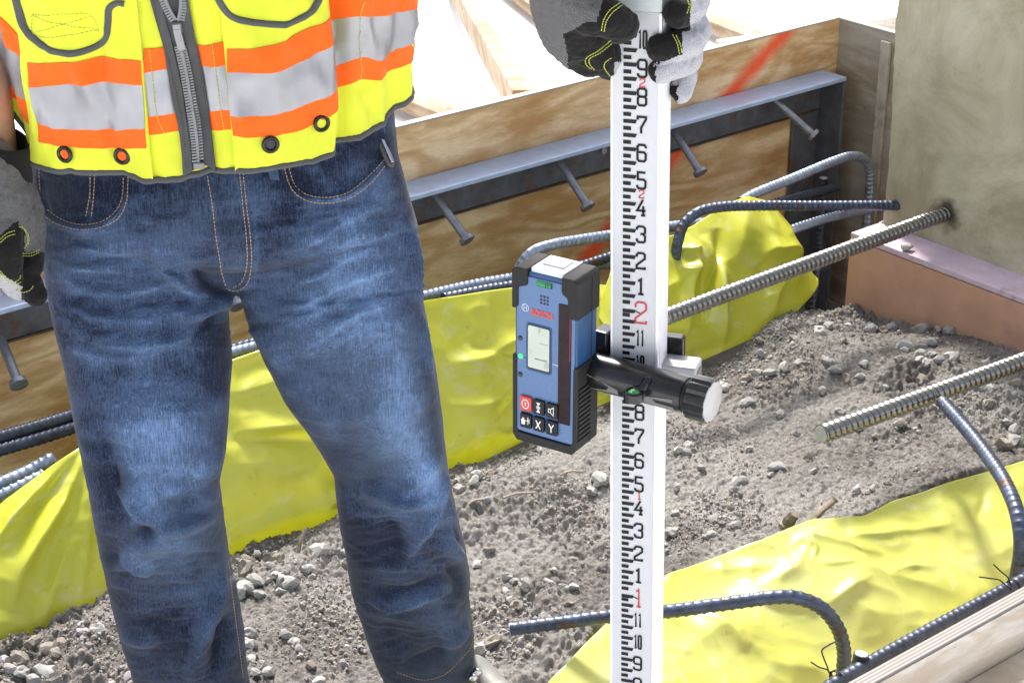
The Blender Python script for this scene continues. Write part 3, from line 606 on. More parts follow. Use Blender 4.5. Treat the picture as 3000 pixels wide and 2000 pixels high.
for q in [(2448, 1990, .085), (2966, 1722, .09)]:
    c = zw(*q); th = np.linspace(0, 4 * np.pi, 40); wire([c + U * (.006 * t / 12) + (W * np.cos(t) + A3(0, 0, 1) * np.sin(t)) * .0125 for t in th], 'tie wire coil wound round the dark bar at ' + ('the hook near the bottom edge' if q[0] < 2500 else 'the joint by the right edge'))
wire([ow(98, 1352, .26), ow(112, 1360, .262), ow(122, 1372, .265), ow(112, 1385, .27)], 'tie wire wound on the bright rebar at the left edge')
wire([on_wall(982, 1443, .44), on_wall(973, 1449, .44), on_wall(971, 1457, .44), on_wall(976, 1464, .44)], 'short tie wire poking through the far sheet beside the knee')
# sticks on the dirt
STICK = M('old_wood', (.27, .22, .16), .85, .3, 160, bump=(400, .5, .001))
def stick(A, B, r, label, squash=.6):
    A, B = np.asarray(A), np.asarray(B); P = spline([A, A * .6 + B * .4 + A3(0, 0, .004), B], 14); rad = r * (1 + .10 * RNG.normal(size=14)) * np.linspace(1.1, .8, 14)
    return tag(obj('wood_splinter', MB().tube(P, rad, 7, squash=squash), STICK, smooth=True, auto=40), label, 'wood splinter')
stick(on_z(2370, 1535, .02), on_z(2448, 1462, .055), .0085, 'frayed pale wood splinter standing out of the dirt by the near sheet', .7)
stick(on_z(2300, 1548, .015), on_z(2328, 1505, .045), .011, 'stub of brown wood stuck in the dirt beside the frayed splinter', .8)
stick(on_z(872, 1618, .01), on_z(897, 1545, .045), .0040, 'thin grey stick leaning on the yellow sheet between the legs')
stick(on_z(1475, 1457, .012), on_z(1568, 1442, .014), .0030, 'thin twig lying on the dirt below the detector')
stick(on_z(1370, 1478, .012), on_z(1415, 1462, .014), .0036, 'short chip of wood on the dirt right of the knee')
stick(on_z(1640, 1390, .012), on_z(1708, 1380, .014), .0026, 'fine twig on the dirt just left of the measuring rod')

# ------------------------------------------------------------------ the measuring rod
RODY = 1.556
rb, rt = on_y(1850.5, 1950, RODY), on_y(1861.5, 250, RODY)
RZ = rt - rb; RZ /= np.linalg.norm(RZ); RX = A3(math.cos(R(18)), -math.sin(R(18)), 0); RX -= RZ * (RX @ RZ); RX /= np.linalg.norm(RX); RY = np.cross(RZ, RX)
r24 = on_y(1858, 912, RODY); ZERO = r24 - RZ * (24 * .0254)      # the two foot mark fixes the scale
RM = frame(ZERO, RX, RY, RZ)             # x across the face, y back from the face, z up the rod in metres
IN = .0254; RWD, RDP = .0435, .036
WHITE = M('rod_white', (.53, .54, .545), .34, .03, 60, bump=(200, .03, .0003), dirt=(160, .72, (.60, .60, .58)))
ALU = M('rod_aluminium', (.82, .82, .84), .33, .05, 60, metal=.25, bump=(900, .05, .0002))  # aluminium, its base set near-white for sky light on the rod's side
INK = M('rod_black_print', (.007, .007, .008), .5, .3, 120, spec=.25); RED = M('rod_red_print', (.52, .03, .045), .45, .15, 90)
rod = thing('measuring_rod', 'white levelling rod with black inch marks held upright by the gloved hand', 'levelling rod', ZERO, RM)
sec = [(-.5,0),(.5,0)]
def rodbox(name, x0, x1, y0, y1, z0, z1, m, bev=.0012): return obj(name, MB().box(((x0+x1)/2, (y0+y1)/2, (z0+z1)/2), x1-x0, y1-y0, z1-z0), m, rod, bevel=bev, local=True)
hw = RWD / 2; ZT_ = 34.95 * IN
rodbox('lower_section', -hw, hw, 0, RDP, 0.004, ZT_, WHITE)
rodbox('side_channel', hw - .0005, hw + .0008, .004, RDP - .004, .006, ZT_ - .001, ALU, .0003)
for i in range(7): rodbox('side_groove', hw + .0006, hw + .0016, .0055 + i * .0042, .0078 + i * .0042, .006, ZT_ - .002, ALU, .0003)
rodbox('face_rim', -hw - .0004, -hw + .0016, -.0007, .004, .006, ZT_ - .001, ALU, .0004)
rodbox('face_rim', hw - .0016, hw + .0009, -.0007, .004, .006, ZT_ - .001, ALU, .0004)
rodbox('joint_collar', -hw + .001, hw + .0012, -.0022, RDP + .001, ZT_, ZT_ + .0205, M('rod_collar', (.60, .64, .62), .4, .06, 60), .0015)
rodbox('upper_section', -hw + .0035, hw - .0035, .0005, RDP - .003, ZT_ + .0207, 1.42, WHITE)
rodbox('foot_plate', -hw - .001, hw + .001, -.001, RDP + .001, 0, .0038, ALU)
def ribbon(mb, pts, wd_, closed=False, y=-.0006):
    P = np.asarray(pts, float); n = len(P); out = []
    for i in range(n):
        a = P[i] - P[i-1] if (i or closed) else P[1] - P[0]; b = P[(i+1) % n] - P[i] if (i < n-1 or closed) else a
        a = a / np.linalg.norm(a); b = b / np.linalg.norm(b); na, nb = np.array((-a[1], a[0])), np.array((-b[1], b[0])); m = na + nb; m /= np.linalg.norm(m) + 1e-9
        k = wd_ / 2 / max(.45, m @ na); out.append((P[i] + m*k, P[i] - m*k))
    Gd = np.array([[(l[0], y, l[1]), (q[0], y, q[1])] for l, q in (out + out[:1] if closed else out)])
    return mb.grid(Gd, flip=True)
OCT = [(.2,0),(.8,0),(1,.22),(1,1.78),(.8,2),(.2,2),(0,1.78),(0,.22)]
GL = {'0': [(OCT, 1)], '1': [([(.2,1.72),(.55,1.98),(.55,.0)], 0), ([(.2,.06),(.9,.06)], 0)],
 '2': [([(.04,1.5),(.0,1.78),(.22,2),(.8,2),(1,1.8),(1,1.3),(.0,.42),(.0,.0),(1,.0),(1,.24)], 0)], '3': [([(0,1.55),(0,1.8),(.2,2),(.8,2),(1,1.8),(1,1.25),(.8,1.06),(.42,1.06)], 0), ([(.8,1.04),(1,.85),(1,.2),(.8,0),(.2,0),(0,.2),(0,.45)], 0)],
 '4': [([(.72,2),(.0,.62),(1.05,.62)], 0), ([(.76,1.2),(.76,0)], 0), ([(.5,.03),(1.02,.03)], 0)], '5': [([(1,2),(.06,2),(.06,1.12),(.8,1.12),(1,.92),(1,.2),(.8,0),(.2,0),(0,.2),(0,.42)], 0)],
 '6': [([(1,1.6),(1,1.8),(.82,2),(.2,2),(0,1.78),(0,.22),(.2,0),(.8,0),(1,.22),(1,.9),(.8,1.1),(.02,1.1)], 0)], '7': [([(0,1.65),(0,2),(1,2),(1,1.75),(.42,.7),(.42,0)], 0)],
 '8': [([(.2,1.04),(.8,1.04),(1,1.24),(1,1.8),(.8,2),(.2,2),(0,1.8),(0,1.24)], 1), ([(.2,0),(.8,0),(1,.2),(1,.86),(.8,1.04),(.2,1.04),(0,.86),(0,.2)], 1)]}
GL['9'] = [([(1-x, 2-y) for x, y in GL['6'][0][0]], 0)]
def numeral(txt, xc, zc, w, h, st, mat_):
    mb = MB(); n = len(txt); gw = w if n == 1 else w * .36; gap = w * .22
    for i, ch in enumerate(txt):
        x0 = xc - (n * gw + (n - 1) * gap) / 2 + i * (gw + gap)
        for pts, cl in GL[ch]: ribbon(mb, [(x0 + gw * p[0], zc + h * (p[1] / 2 - .5)) for p in pts], st * (.85 if n > 1 else 1), cl, y=-.0006 - .00005 * i)
    o = obj('numeral', mb, mat_, rod, local=True); o['label'] = ('red ' if mat_ is RED else 'black ') + 'numeral ' + txt; return o
XN = -hw + RWD * .625
for k in range(8, 35):
    q = k % 12
    if q: numeral(str(q), XN + .0004, (k - .02) * IN, .0074, .0150, .0021, INK)
    else: numeral(str(k // 12), XN + .0008, (k - .02) * IN, .0100 if k == 24 else .006, .0205, .0019, RED)
for k, ch in ((28.48, '2'), (32.48, '2'), (16.48, '1')): numeral(ch, XN + .0006, k * IN, .0042, .0072, .0011, RED)
numeral('0', XN - .0005, ZT_ + .029, .0074, .0150, .0018, INK)
def tick(ln, slant): return MB().add([(0, -.0006, -.00175), (ln - slant, -.0006, -.00175), (ln, -.0006, .00175), (0, -.0006, .00175)], [(0, 1, 2, 3)])
XT = -hw + RWD * .252
tl = obj('tick_mark', tick(.0124, .0014), INK, rod, local=True); ts = obj('tick_mark', tick(.0070, 0), INK, rod, local=True); first = [1, 1]
for k in range(int(7.5 * 4), int(34.9 * 4)):
    z = (k / 4 + .09) * IN; long_ = k % 2 == 0
    if k % 48 == 0: z = (k / 4) * IN
    src = tl if long_ else ts; i = 0 if long_ else 1; Mx = Matrix.Translation((XT, 0, z))
    if first[i]: src.matrix_basis = Mx; first[i] = 0
    else: share(src, 'tick_mark', rod, Mx)
for k in (12, 24):
    mb = MB(); ribbon(mb, [(XT + .011, k * IN + .0006), (XT + .0165, k * IN - .0012)], .0009); obj('foot_line', mb, INK, rod, local=True)
for j, z in enumerate((.010, .0165, .0)):
    if z: mb = MB().add([(XT + .0, -.0028, ZT_ + z), (XT + (.011 if j else .007), -.0028, ZT_ + z), (XT + (.0125 if j else .007), -.0028, ZT_ + z + .0034), (XT, -.0028, ZT_ + z + .0034)], [(0, 1, 2, 3)]); obj('tick_mark', mb, INK, rod, local=True)

# ------------------------------------------------------------------ the laser detector
BLUE = M('detector_blue', (.02, .075, .18), .42, .05, 300, bump=(1800, .22, .0002)); BLUE_F = M('detector_face', (.088, .165, .32), .42, .05, 300, bump=(1800, .22, .0002)); BLUE_D = M('detector_bezel', (.016, .075, .20), .4, .05, 300)
RUB = M('black_rubber', (.018, .0165, .016), .62, .15, 300, spec=.3, bump=(1600, .3, .0002)); RUB_S = M('seam', (.015, .015, .016), .6, .1, 100); GLOSS = M('black_plastic', (.009, .009, .0095), .24, .2, 200, bump=(1500, .1, .0002))
ND = A3(-.53, -.848, 0); EX = A3(.848, -.53, 0)
FC = on_y(1597, 1045, 1.545)                         # centre of the detector's face
DM = frame(FC, EX, -ND, (0, 0, 1)); det = thing('laser_detector', 'blue and black laser detector with a screen clamped beside the measuring rod', 'laser detector', FC, DM)
def dl(x, y):
    q = on_plane(x, y, FC, ND) - FC; return q @ EX, q[2]
xl, _ = dl(1505, 1000); xr, _ = dl(1691, 1060); _, zt = dl(1560, 800); _, zbm = dl(1600, 1282); cx = (xl + xr) / 2
DW, DD = xr - xl, .0365
def rrect(x0, x1, z0, z1, r, n=5):
    out = []
    for (cx_, cz_, a0) in ((x1-r, z0+r, -90), (x1-r, z1-r, 0), (x0+r, z1-r, 90), (x0+r, z0+r, 180)):
        for i in range(n + 1): a = R(a0 + 90 * i / n); out.append((cx_ + r*math.cos(a), cz_ + r*math.sin(a)))
    return out
def slab(name, outline, y0, y1, m, bev=.0006, parent=None, smooth=False):
    rings = [np.array([(p[0], y, p[1]) for p in outline]) for y in (y0, y1)]; return obj(name, MB().loft(rings, flip=False), m, parent or det, local=True, bevel=bev, bseg=2, smooth=smooth, auto=40 if smooth else None)
zB, zT = zbm - .010, zt + .003
slab('body', rrect(xl + .0008, xr - .0008, zB + .004, zT - .003, .004), .0012, DD, BLUE, .0014)
slab('face_plate', rrect(xl + .0035, xr - .0028, zbm + .0005, zt - .004, .003), -.0004, .0020, BLUE_F, .0006)
zc1 = dl(1690, 975)[1]
def corner(sx, wlen, zlow):      # rubber guard wrapping a top corner: cap plus leg
    xe = xr if sx > 0 else xl; xi = xe - sx * wlen; leg = .0098 if sx > 0 else .0055
    pts = [(xe + sx*.001, zlow), (xe + sx*.001, zT - .003), (xe - sx*.003, zT + .0005), (xi, zT + .0005), (xi, zT - .0135), (xi + sx*.0012, zT - .016), (xe - sx*(leg + .001), zT - .0185), (xe - sx*leg, zT - .0205), (xe - sx*leg, zlow + .003), (xe - sx*(leg - .003), zlow)]
    if sx > 0: pts = pts[::1]
    else: pts = pts[::-1]
    return slab('corner_guard', pts, -.0022, DD + .0015, RUB, .0012)
zl1 = dl(1512, 900)[1]; zl2 = dl(1688, 938)[1]
corner(-1, dl(1548, 800)[0] - xl, zl1); corner(1, xr - dl(1648, 820)[0], zl2)
slab('top_cap', rrect(dl(1549, 800)[0] + .0005, dl(1647, 820)[0] - .0005, zT - .0075, zT + .0012, .001), .003, DD + .001, M('detector_top', (.70, .72, .75), .4, .05, 200), .001)  # cap and rib coloured near-white for the light falling from above
slab('top_rib', rrect(cx - .012, cx + .010, zT + .0013, zT + .0026, .0005), .014, DD - .004, M('detector_top', (.70, .72, .75), .4, .05, 200), .0004)
# lower rubber sleeve with grip ribs
zs = dl(1512, 1035)[1]; zs2 = dl(1690, 1078)[1]
slv = [(xl - .0006, zs), (xl - .0006, zB + .006), (xl + .004, zB), (xr - .004, zB), (xr + .001, zB + .006), (xr + .001, zs2), (xr - .0035, zs2 - .002), (xr - .0035, zbm + .003), (xr - .006, zbm - .001), (xl + .006, zbm - .001), (xl + .0042, zbm + .003), (xl + .0042, zs - .002)]
slab('lower_sleeve', slv[::-1], -.0014, DD + .0015, RUB, .001)
rbx = obj('grip_rib', MB().box((xr + .0012, .0125, 0), .0022, .0215, .0026), RUB, det, local=True, bevel=.0006); first = True
for i in range(12):
    z = zB + .014 + i * .0047
    if first: rbx.matrix_basis = Matrix.Translation((0, 0, z)); first = False
    else: share(rbx, 'grip_rib', det, Matrix.Translation((0, 0, z)))
    share(rbx, 'grip_rib', det, Matrix.Translation((xl - xr - .0015, 0, z + .004)))
obj('seam_line', MB().box((xr + .0013, .0235, (zT + zB) / 2), .0006, .0009, zT - zB - .01), RUB_S, det, local=True)
slab('foot_nub', rrect(cx - .003, cx + .002, zB - .006, zB + .001, .001), .012, .020, RUB, .0005)
# screen
a, b = dl(1543, 932), dl(1617, 1118); bez = rrect(a[0], b[0] - .0002, b[1] + .006, a[1] - .003, .003)
slab('screen_bezel', bez, -.0012, .0005, BLUE_D, .0006)
sc = rrect(a[0] + .0026, b[0] - .0022, b[1] + .0098, a[1] - .0052, .0016)
LCD = M('lcd', (.47, .52, .44), .16, .04, 60); LCD_I = M('lcd_segments', (.20, .23, .22), .3, .1, 60)
slab('screen_frame', rrect(a[0] + .0016, b[0] - .0012, b[1] + .0078, a[1] - .0042, .0020), -.0016, .0, GLOSS, .0003)
slab('screen', sc, -.0019, -.0002, LCD, .0002)
x0, x1 = a[0] + .0030, b[0] - .0026; z0, z1 = b[1] + .0102, a[1] - .0056; zz_ = lambda f: z0 + (z1 - z0) * f; xx_ = lambda f: x0 + (x1 - x0) * f
for f0, f1, zf, th in ((.32, .92, .235, .0013), (.52, 1.0, .635, .0003), (.48, .62, .975, .0004), (.50, .60, .945, .0003)):
    obj('screen_segment', MB().box((xx_((f0+f1)/2), -.00205, zz_(zf)), (f1-f0)*(x1-x0), .0002, th), LCD_I, det, local=True)
mb = MB(); ribbon(mb, rrect(xx_(.82), xx_(.98), zz_(.085), zz_(.185), .0006), .00035, True, -.0021)
for q in (.115, .145): ribbon(mb, [(xx_(.85), zz_(q)), (xx_(.95), zz_(q))], .0003, False, -.0021)
obj('screen_icon', mb, LCD_I, det, local=True)
mb = MB(); ribbon(mb, [(xx_(.47), zz_(.915)), (xx_(.57), zz_(.915)), (xx_(.47), zz_(.885)), (xx_(.57), zz_(.885))], .0003, False, -.0021); ribbon(mb, [(xx_(.06), zz_(.42)), (xx_(.13), zz_(.40)), (xx_(.13), zz_(.36))], .0003, False, -.0021); obj('screen_icon', mb, LCD_I, det, local=True)
# sensor window, vial, speaker, lamps
a, b = dl(1639, 888), dl(1672, 1258); SENS = M('sensor_window', (.018, .006, .009), .25, .5, 70, spec=.2, dirt=(160, .70, (.10, .08, .08)))
slab('sensor_window', rrect(a[0], b[0] - .0006, b[1] + .004, a[1], .0006), -.0014, .0005, SENS, .0003)
obj('sensor_edge', MB().box((b[0] - .0012, -.0016, (a[1] + b[1]) / 2 + .030), .0005, .0004, .045), M('red_filter', (.35, .02, .02), .3, .1), det, local=True)
a, b = dl(1576, 822), dl(1617, 844)
slab('vial_frame', rrect(a[0] - .0006, b[0] + .0006, b[1] - .0010, a[1] + .0006, .0006), -.0010, .0005, GLOSS, .0002)
VIAL = M('vial_green', (.03, .30, .07), .08, .2, 200); vz = (a[1] + b[1]) / 2
obj('bubble_vial', MB().tube([(a[0], -.0006, vz), (b[0], -.0006, vz)], .0026, 14), VIAL, det, local=True, smooth=True, auto=40)
for f in (.68, .84): obj('vial_line', MB().box((a[0] + (b[0]-a[0])*f, -.0033, vz), .0005, .0003, .0048), RUB_S, det, local=True)
hx, hz = dl(1596, 879); sph = MB().tube([(0, -.0006, 0), (0, -.00045, 0)], .00125, 12); h0 = obj('speaker_hole', sph, RUB_S, det, local=True); k = 0
for i in (-1, 0, 1):
    for j in (-1, 0, 1):
        Mx = Matrix.Translation((hx + i * .0034, 0, hz + j * .0034))
        if k == 0: h0.matrix_basis = Mx
        else: share(h0, 'speaker_hole', det, Mx)
        k += 1
GL_G = NT('lit_green'); GL_G.set(Base_Color=(.02, .5, .10), Roughness=.2, Emission_Color=(.05, .9, .2)); GL_G.b.inputs['Emission Strength'].default_value = .6; GL_G = GL_G.mat
LEDD = M('dark_lamp', (.03, .03, .035), .15, .3, 300)
for q, m in (((1525, 989), LEDD), ((1526, 1042), GL_G), ((1525, 1095), LEDD)):
    x, z = dl(*q); th = np.linspace(0, np.pi/2, 5)
    obj('indicator_lamp', MB().loft([np.array([(x + .0026*math.cos(t)*math.cos(p), -.0003 - .0018*math.sin(t), z + .0026*math.cos(t)*math.sin(p)) for p in np.arange(12)*math.pi/6]) for t in th[:-1]]), m, det, local=True, smooth=True)
x, z = dl(1538, 1046); obj('level_line', MB().box((x + .002, -.0006, z), .006, .0004, .0005), RUB_S, det, local=True)
x, z = dl(1629, 1068); obj('level_line', MB().box((x, -.0008, z), .0065, .0006, .0006), M('pale_line', (.6, .65, .7), .4), det, local=True)
# keypad
BTN = M('button_black', (.01, .009, .009), .45, .2, 300, spec=.3, bump=(1500, .15, .0002)); BTN_R = M('button_red', (.62, .055, .035), .4, .05, 200); PRT = M('white_print', (.82, .82, .80), .5, .04)
bc = [dl(1545, 1180), dl(1583, 1190), dl(1621, 1200), dl(1546, 1228), dl(1582, 1240), dl(1621, 1250)]
kx0, kz1 = dl(1528, 1158); kx1, kz0 = dl(1637, 1272)
slab('keypad', rrect(kx0 + .0003, kx1 - .0006, kz0 + .0025, kz1 - .0038, .002), -.0009, .0003, BLUE_D, .0004)
bw, bh = (bc[2][0] - bc[0][0]) / 2 * .86, (bc[0][1] - bc[3][1]) * .86
gx = [bc[0][0], (bc[0][0] + bc[2][0]) / 2, bc[2][0]]; gz = [bc[1][1] + .0002, bc[4][1] + .0002]
# row by row, along the slightly sloping line that the key centres follow
for i, (x, z) in enumerate(bc):
    x = gx[i % 3]; z = gz[i // 3]
    bt = slab('button', rrect(x - bw/2, x + bw/2, z - bh/2, z + bh/2, .0014), -.0034, -.0004, BTN_R if i == 0 else BTN, .0007)
    MW[bt.name] = DM.copy(); mb = MB(); yy = -.0037
    if i == 0:
        ribbon(mb, [(x + .0036*math.cos(t), z + .0044*math.sin(t)) for t in np.arange(20)*math.pi/10], .0008, True, yy); ribbon(mb, [(x, z - .002), (x, z + .002)], .0009, False, yy)
    elif i == 1:
        for s in (1, -1): mb.add([(x - .0021, yy, z + s*.0050), (x + .0021, yy, z + s*.0050), (x, yy, z + s*.0012)], [(0, 1, 2) if s < 0 else (2, 1, 0)])
        ribbon(mb, [(x - .0023, z), (x + .0023, z)], .0007, False, yy - .00005)
        for s in (1, -1): ribbon(mb, [(x - .0021, z + s*.0011), (x + .0021, z + s*.0011)], .0005, False, yy - .0001)
    elif i == 2:
        ribbon(mb, [(x - .0030, z - .0016), (x - .0030, z + .0018), (x - .0008, z + .0018), (x + .0022, z + .0042), (x + .0022, z - .0042), (x - .0008, z - .0016)], .0007, True, yy); ribbon(mb, [(x - .0007, z - .0016), (x - .0007, z + .0018)], .0006, False, yy - .0001)
    elif i == 3:
        ribbon(mb, [(x - .0022, z - .0036), (x - .0022, z + .0014)], .0038, False, yy); ribbon(mb, [(x - .0022, z + .0014), (x - .0022, z + .0034)], .0020, False, yy); ribbon(mb, [(x - .0046, z + .0006), (x + .0004, z + .0006)], .0012, False, yy - .00005)
        ribbon(mb, [(x + .0008, z + .0008), (x + .0044, z + .0008)], .0006, False, yy); ribbon(mb, [(x + .0028, z + .0046), (x + .0028, z - .003)], .0006, False, yy - .00005); ribbon(mb, [(x + .0042, z + .0034), (x + .0042, z - .0016)], .0006, False, yy - .0001)
    elif i == 4: ribbon(mb, [(x - .0024, z - .0042), (x + .0024, z + .0042)], .0011, False, yy); ribbon(mb, [(x - .0024, z + .0042), (x + .0024, z - .0042)], .0011, False, yy - .0001)
    else: ribbon(mb, [(x - .0025, z + .0042), (x, z), (x + .0025, z + .0042)], .0011, False, yy); ribbon(mb, [(x, z), (x, z - .0042)], .0011, False, yy - .0001)
    obj('button_icon', mb, PRT, bt, local=True)
# maker's name and ring emblem on the face
cu = bpy.data.curves.new('brand_name', 'FONT'); cu.body = 'BOSCH'; cu.size = .0084; cu.extrude = .0002; cu.offset = .00032; cu.align_x = 'LEFT'; cu.space_character = 1.0
to = bpy.data.objects.new('tmp', cu); COL.objects.link(to); me = bpy.data.meshes.new_from_object(to.evaluated_get(bpy.context.evaluated_depsgraph_get())); bpy.data.objects.remove(to)
a, b = dl(1558, 921), dl(1620, 916); co = get_co(me); co = np.c_[(co[:, 0] - co[:, 0].min()) / np.ptp(co[:, 0]) * (b[0] - a[0]), -co[:, 2] - .0007, co[:, 1]]; co[:, 0] += a[0]; co[:, 2] += dl(1590, 919)[1] - .0030; me.name = 'brand_name'
o = obj('brand_name', me, M('red_letters', (.62, .06, .035), .45, .05), det, local=True); set_co(me, co)
ex, ez = dl(1540, 900); mb = MB(); PRT2 = M('silver_print', (.55, .62, .72), .4)
ribbon(mb, [(ex + .0036*math.cos(t), ez + .0036*math.sin(t)) for t in np.arange(24)*math.pi/12], .0006, True, -.0007); ribbon(mb, [(ex - .0015, ez - .0026), (ex - .0015, ez + .0026)], .0006, False, -.0007); ribbon(mb, [(ex + .0015, ez - .0026), (ex + .0015, ez + .0026)], .0006, False, -.0007); ribbon(mb, [(ex - .0015, ez), (ex + .0015, ez)], .0006, False, -.0008)
obj('ring_emblem', mb, PRT2, det, local=True)

# ------------------------------------------------------------------ the rod clamp
fy = ZERO + RZ * (.0254 * 21.6)                        # where it crosses the rod's face
pr = on_plane(2030, 1172, fy - RX*0 + A3(0, -.026, 0), A3(0, 1, 0)); CE = EX.copy()
cax = on_plane(1905, 1128, fy + A3(0, -.022, 0), A3(-.53, -.848, 0))
CM = frame(cax, EX, -ND, (0, 0, 1)); cl = thing('rod_clamp', 'black clamp with silver knob holding the detector on the measuring rod', 'clamp', cax, CM)
def cxl(x, y): q = on_plane(x, y, cax, ND) - cax; return q @ EX, q[2]
ca, cb = cxl(1738, 1078), cxl(2012, 1166)
def ctube(name, xs, rs, m, seg=28, sq=1.0, **k): return obj(name, MB().tube([(x, 0, 0) for x in xs], rs, seg, True, squash=sq, up=(0, 0, 1)), m, cl, local=True, smooth=True, auto=35, **k)
xa, xb = ca[0], cb[0]
ctube('arm', [xa - .012, xa, xa + .002, xa + (xb-xa)*.5, xb - .004, xb], [.0172, .0178, .0178, .0174, .0170, .0162], GLOSS)
GRAY = M('grey_panel', (.15, .145, .14), .55, .1, 300, bump=(1500, .3, .0002))
def panel(x0, x1, z0, z1, z2, z3):
    V = []
    for dy in (0, .0035):
        for x, z in ((x0, z0), (x1, z1), (x1, z2), (x0, z3)): V.append((x, -math.sqrt(max(.0176**2 - z*z, 1e-6)) - .0006 + dy, z))
    return obj('grip_panel', MB().add(V, [(0, 1, 2, 3), (7, 6, 5, 4), (0, 4, 5, 1), (1, 5, 6, 2), (2, 6, 7, 3), (3, 7, 4, 0)]), GRAY, cl, local=True, bevel=.0004)
L = xb - xa
panel(xa + .003, xa + L*.36, -.0120, -.0100, -.0040, .0040); panel(xa + L*.50, xb - .006, -.0100, -.0118, .0015, -.0045)
ctube('knob_collar', [xb + .0002, xb + .004], [.0152, .0152], RUB)
kn = MB(); th = np.arange(40) * 2 * np.pi / 40; lobe = 1 - .085 * (np.cos(th * 10) > .55)
kn.loft([np.c_[np.full(40, x), np.cos(th)*r*lobe, np.sin(th)*r*lobe] for x, r in ((xb + .0042, .0186), (xb + .006, .0204), (xb + .023, .0208), (xb + .0252, .0200))]); obj('knob', kn, GLOSS, cl, local=True, smooth=True, auto=30)
kd = MB(); kd.loft([np.c_[np.full(40, x), np.cos(th)*r*(1 - .06*(np.cos(th*10) > .55)), np.sin(th)*r*(1 - .06*(np.cos(th*10) > .55))] for x, r in ((xb + .0245, .0190), (xb + .0258, .0188), (xb + .0261, .0180))]); obj('knob_face', kd, M('knob_silver', (.44, .425, .415), .38, .06, 90, metal=.1), cl, local=True, smooth=True, auto=30)
vq = on_plane(1857, 1156, cax + ND * .0265, ND) - cax; vx, vz_, vy = vq @ EX, vq[2], -.0265
ring = MB(); ph = np.arange(28) * 2 * np.pi / 28
prof = [(.0092, -.0052), (.0095, .0028), (.0086, .0040), (.0068, .0040), (.0064, .0030), (.0064, -.0030), (.002, -.0036), (.0, -.0038)]
ring.loft([np.c_[vx + np.cos(ph)*max(r, .0004), vy + np.sin(ph)*max(r, .0004), np.full(28, vz_ + z)] for r, z in [(.0004, -.0052)] + prof], flip=True); obj('vial_ring', ring, GLOSS, cl, local=True, smooth=True, auto=35)
obj('vial_bridge', MB().box((vx + .002, vy + .011, vz_ + .0005), .014, .016, .0085), GLOSS, cl, local=True, bevel=.003, bseg=3)
obj('vial_strut', MB().tube([(vx + .004, vy + .008, vz_ + .003), (vx + .006, vy + .014, vz_ + .010)], .0045, 12, cap_round=True), GLOSS, cl, local=True, smooth=True)
dm = MB(); dm.loft([np.c_[vx + np.cos(ph)*r, vy + np.sin(ph)*r, np.full(28, vz_ + z)] for r, z in ((.0063, .0008), (.0058, .0030), (.004, .0040), (.0012, .0044))], flip=True); obj('round_vial', dm, VIAL, cl, local=True, smooth=True)
obj('bubble', MB().tube([(vx - .001, vy, vz_ + .0040), (vx - .001, vy, vz_ + .0049)], [.0022, .0016], 14), M('bubble_light', (.55, .8, .5), .1), cl, local=True, smooth=True)
# jaws behind the rod and the plate on the detector
JAW = M('clamp_jaw', (.40, .40, .41), .4, .06, 100, bump=(900, .15, .0002))
jq = [ZERO + RZ*(.0254*21.9)]
jc = on_plane(1985, 1098, ZERO + RY * (RDP * .7), RY); Jm = MB().box(jc, .040, .026, .030, RX, RY, RZ); obj('jaw', Jm, JAW, cl, bevel=.002, bseg=3)
obj('jaw_insert', MB().box(jc + RX*.0203 - RZ*.001, .0012, .018, .020, RX, RY, RZ), GRAY, cl, bevel=.0005)
obj('rear_jaw', MB().box(ZERO + RZ*(.0254*21.95) + RY*(RDP + .007), .075, .011, .026, RX, RY, RZ), GLOSS, cl, bevel=.002)
pq = on_plane(1772, 1012, cax + (-ND) * .020, ND); obj('mount_plate', MB().box(pq - A3(0, 0, .006), .0145, .020, .048, EX, -ND), GLOSS, cl, bevel=.0016, bseg=3)
obj('mount_block', MB().box(pq + EX*.002 - A3(0, 0, .030), .030, .030, .022, EX, -ND), GLOSS, cl, bevel=.003, bseg=3)

# ------------------------------------------------------------------ the man holding the rod
def denim(name):
    t = NT(name)
    at = t.n('ShaderNodeAttribute', attribute_name='wear_shade'); wear_shade = at.outputs['Fac']
    slub = t.noise(1.0, 3, .7, t.co((820, 820, 46))); weft = t.noise(1.0, 3, .7, t.co((160, 160, 1100))); mott = t.noise(24, 5, .65)
    f = t.math('ADD', wear_shade, t.math('MULTIPLY', t.math('SUBTRACT', slub, .5), .95)); f = t.math('ADD', f, t.math('MULTIPLY', t.math('SUBTRACT', weft, .5), .4))
    f = t.math('ADD', f, t.math('MULTIPLY', t.math('SUBTRACT', mott, .5), .28))
    c = t.mix(t.ramp(f, [(.0, 0.0), (.42, .24), (1.0, 1.0)]), (.0042, .0080, .025), (.215, .355, .63))
    c = t.mix(t.ramp(t.noise(5, 4, .5), [(.45, 0.0), (.7, .30)]), c, (.085, .115, .16))
    t.set(Base_Color=c, Roughness=.85); t.b.inputs['Specular IOR Level'].default_value = .2; t.b.inputs['Sheen Weight'].default_value = .12
    w = t.n('ShaderNodeTexWave', wave_type='BANDS', bands_direction='DIAGONAL'); t.l(t.tc.outputs['Object'], w.inputs[0]); w.inputs['Scale'].default_value = 330; w.inputs['Distortion'].default_value = 1.0
    t.bump(w.outputs[1], .25, .0005); t.bump(t.noise(160, 4, .65), .3, .0012); return t.mat
DENIM = denim('denim')
THREAD = M('tan_thread', (.40, .27, .145), .7, .2, 300); THREAD_Y = M('lime_thread', (.50, .54, .08), .6, .15, 300)
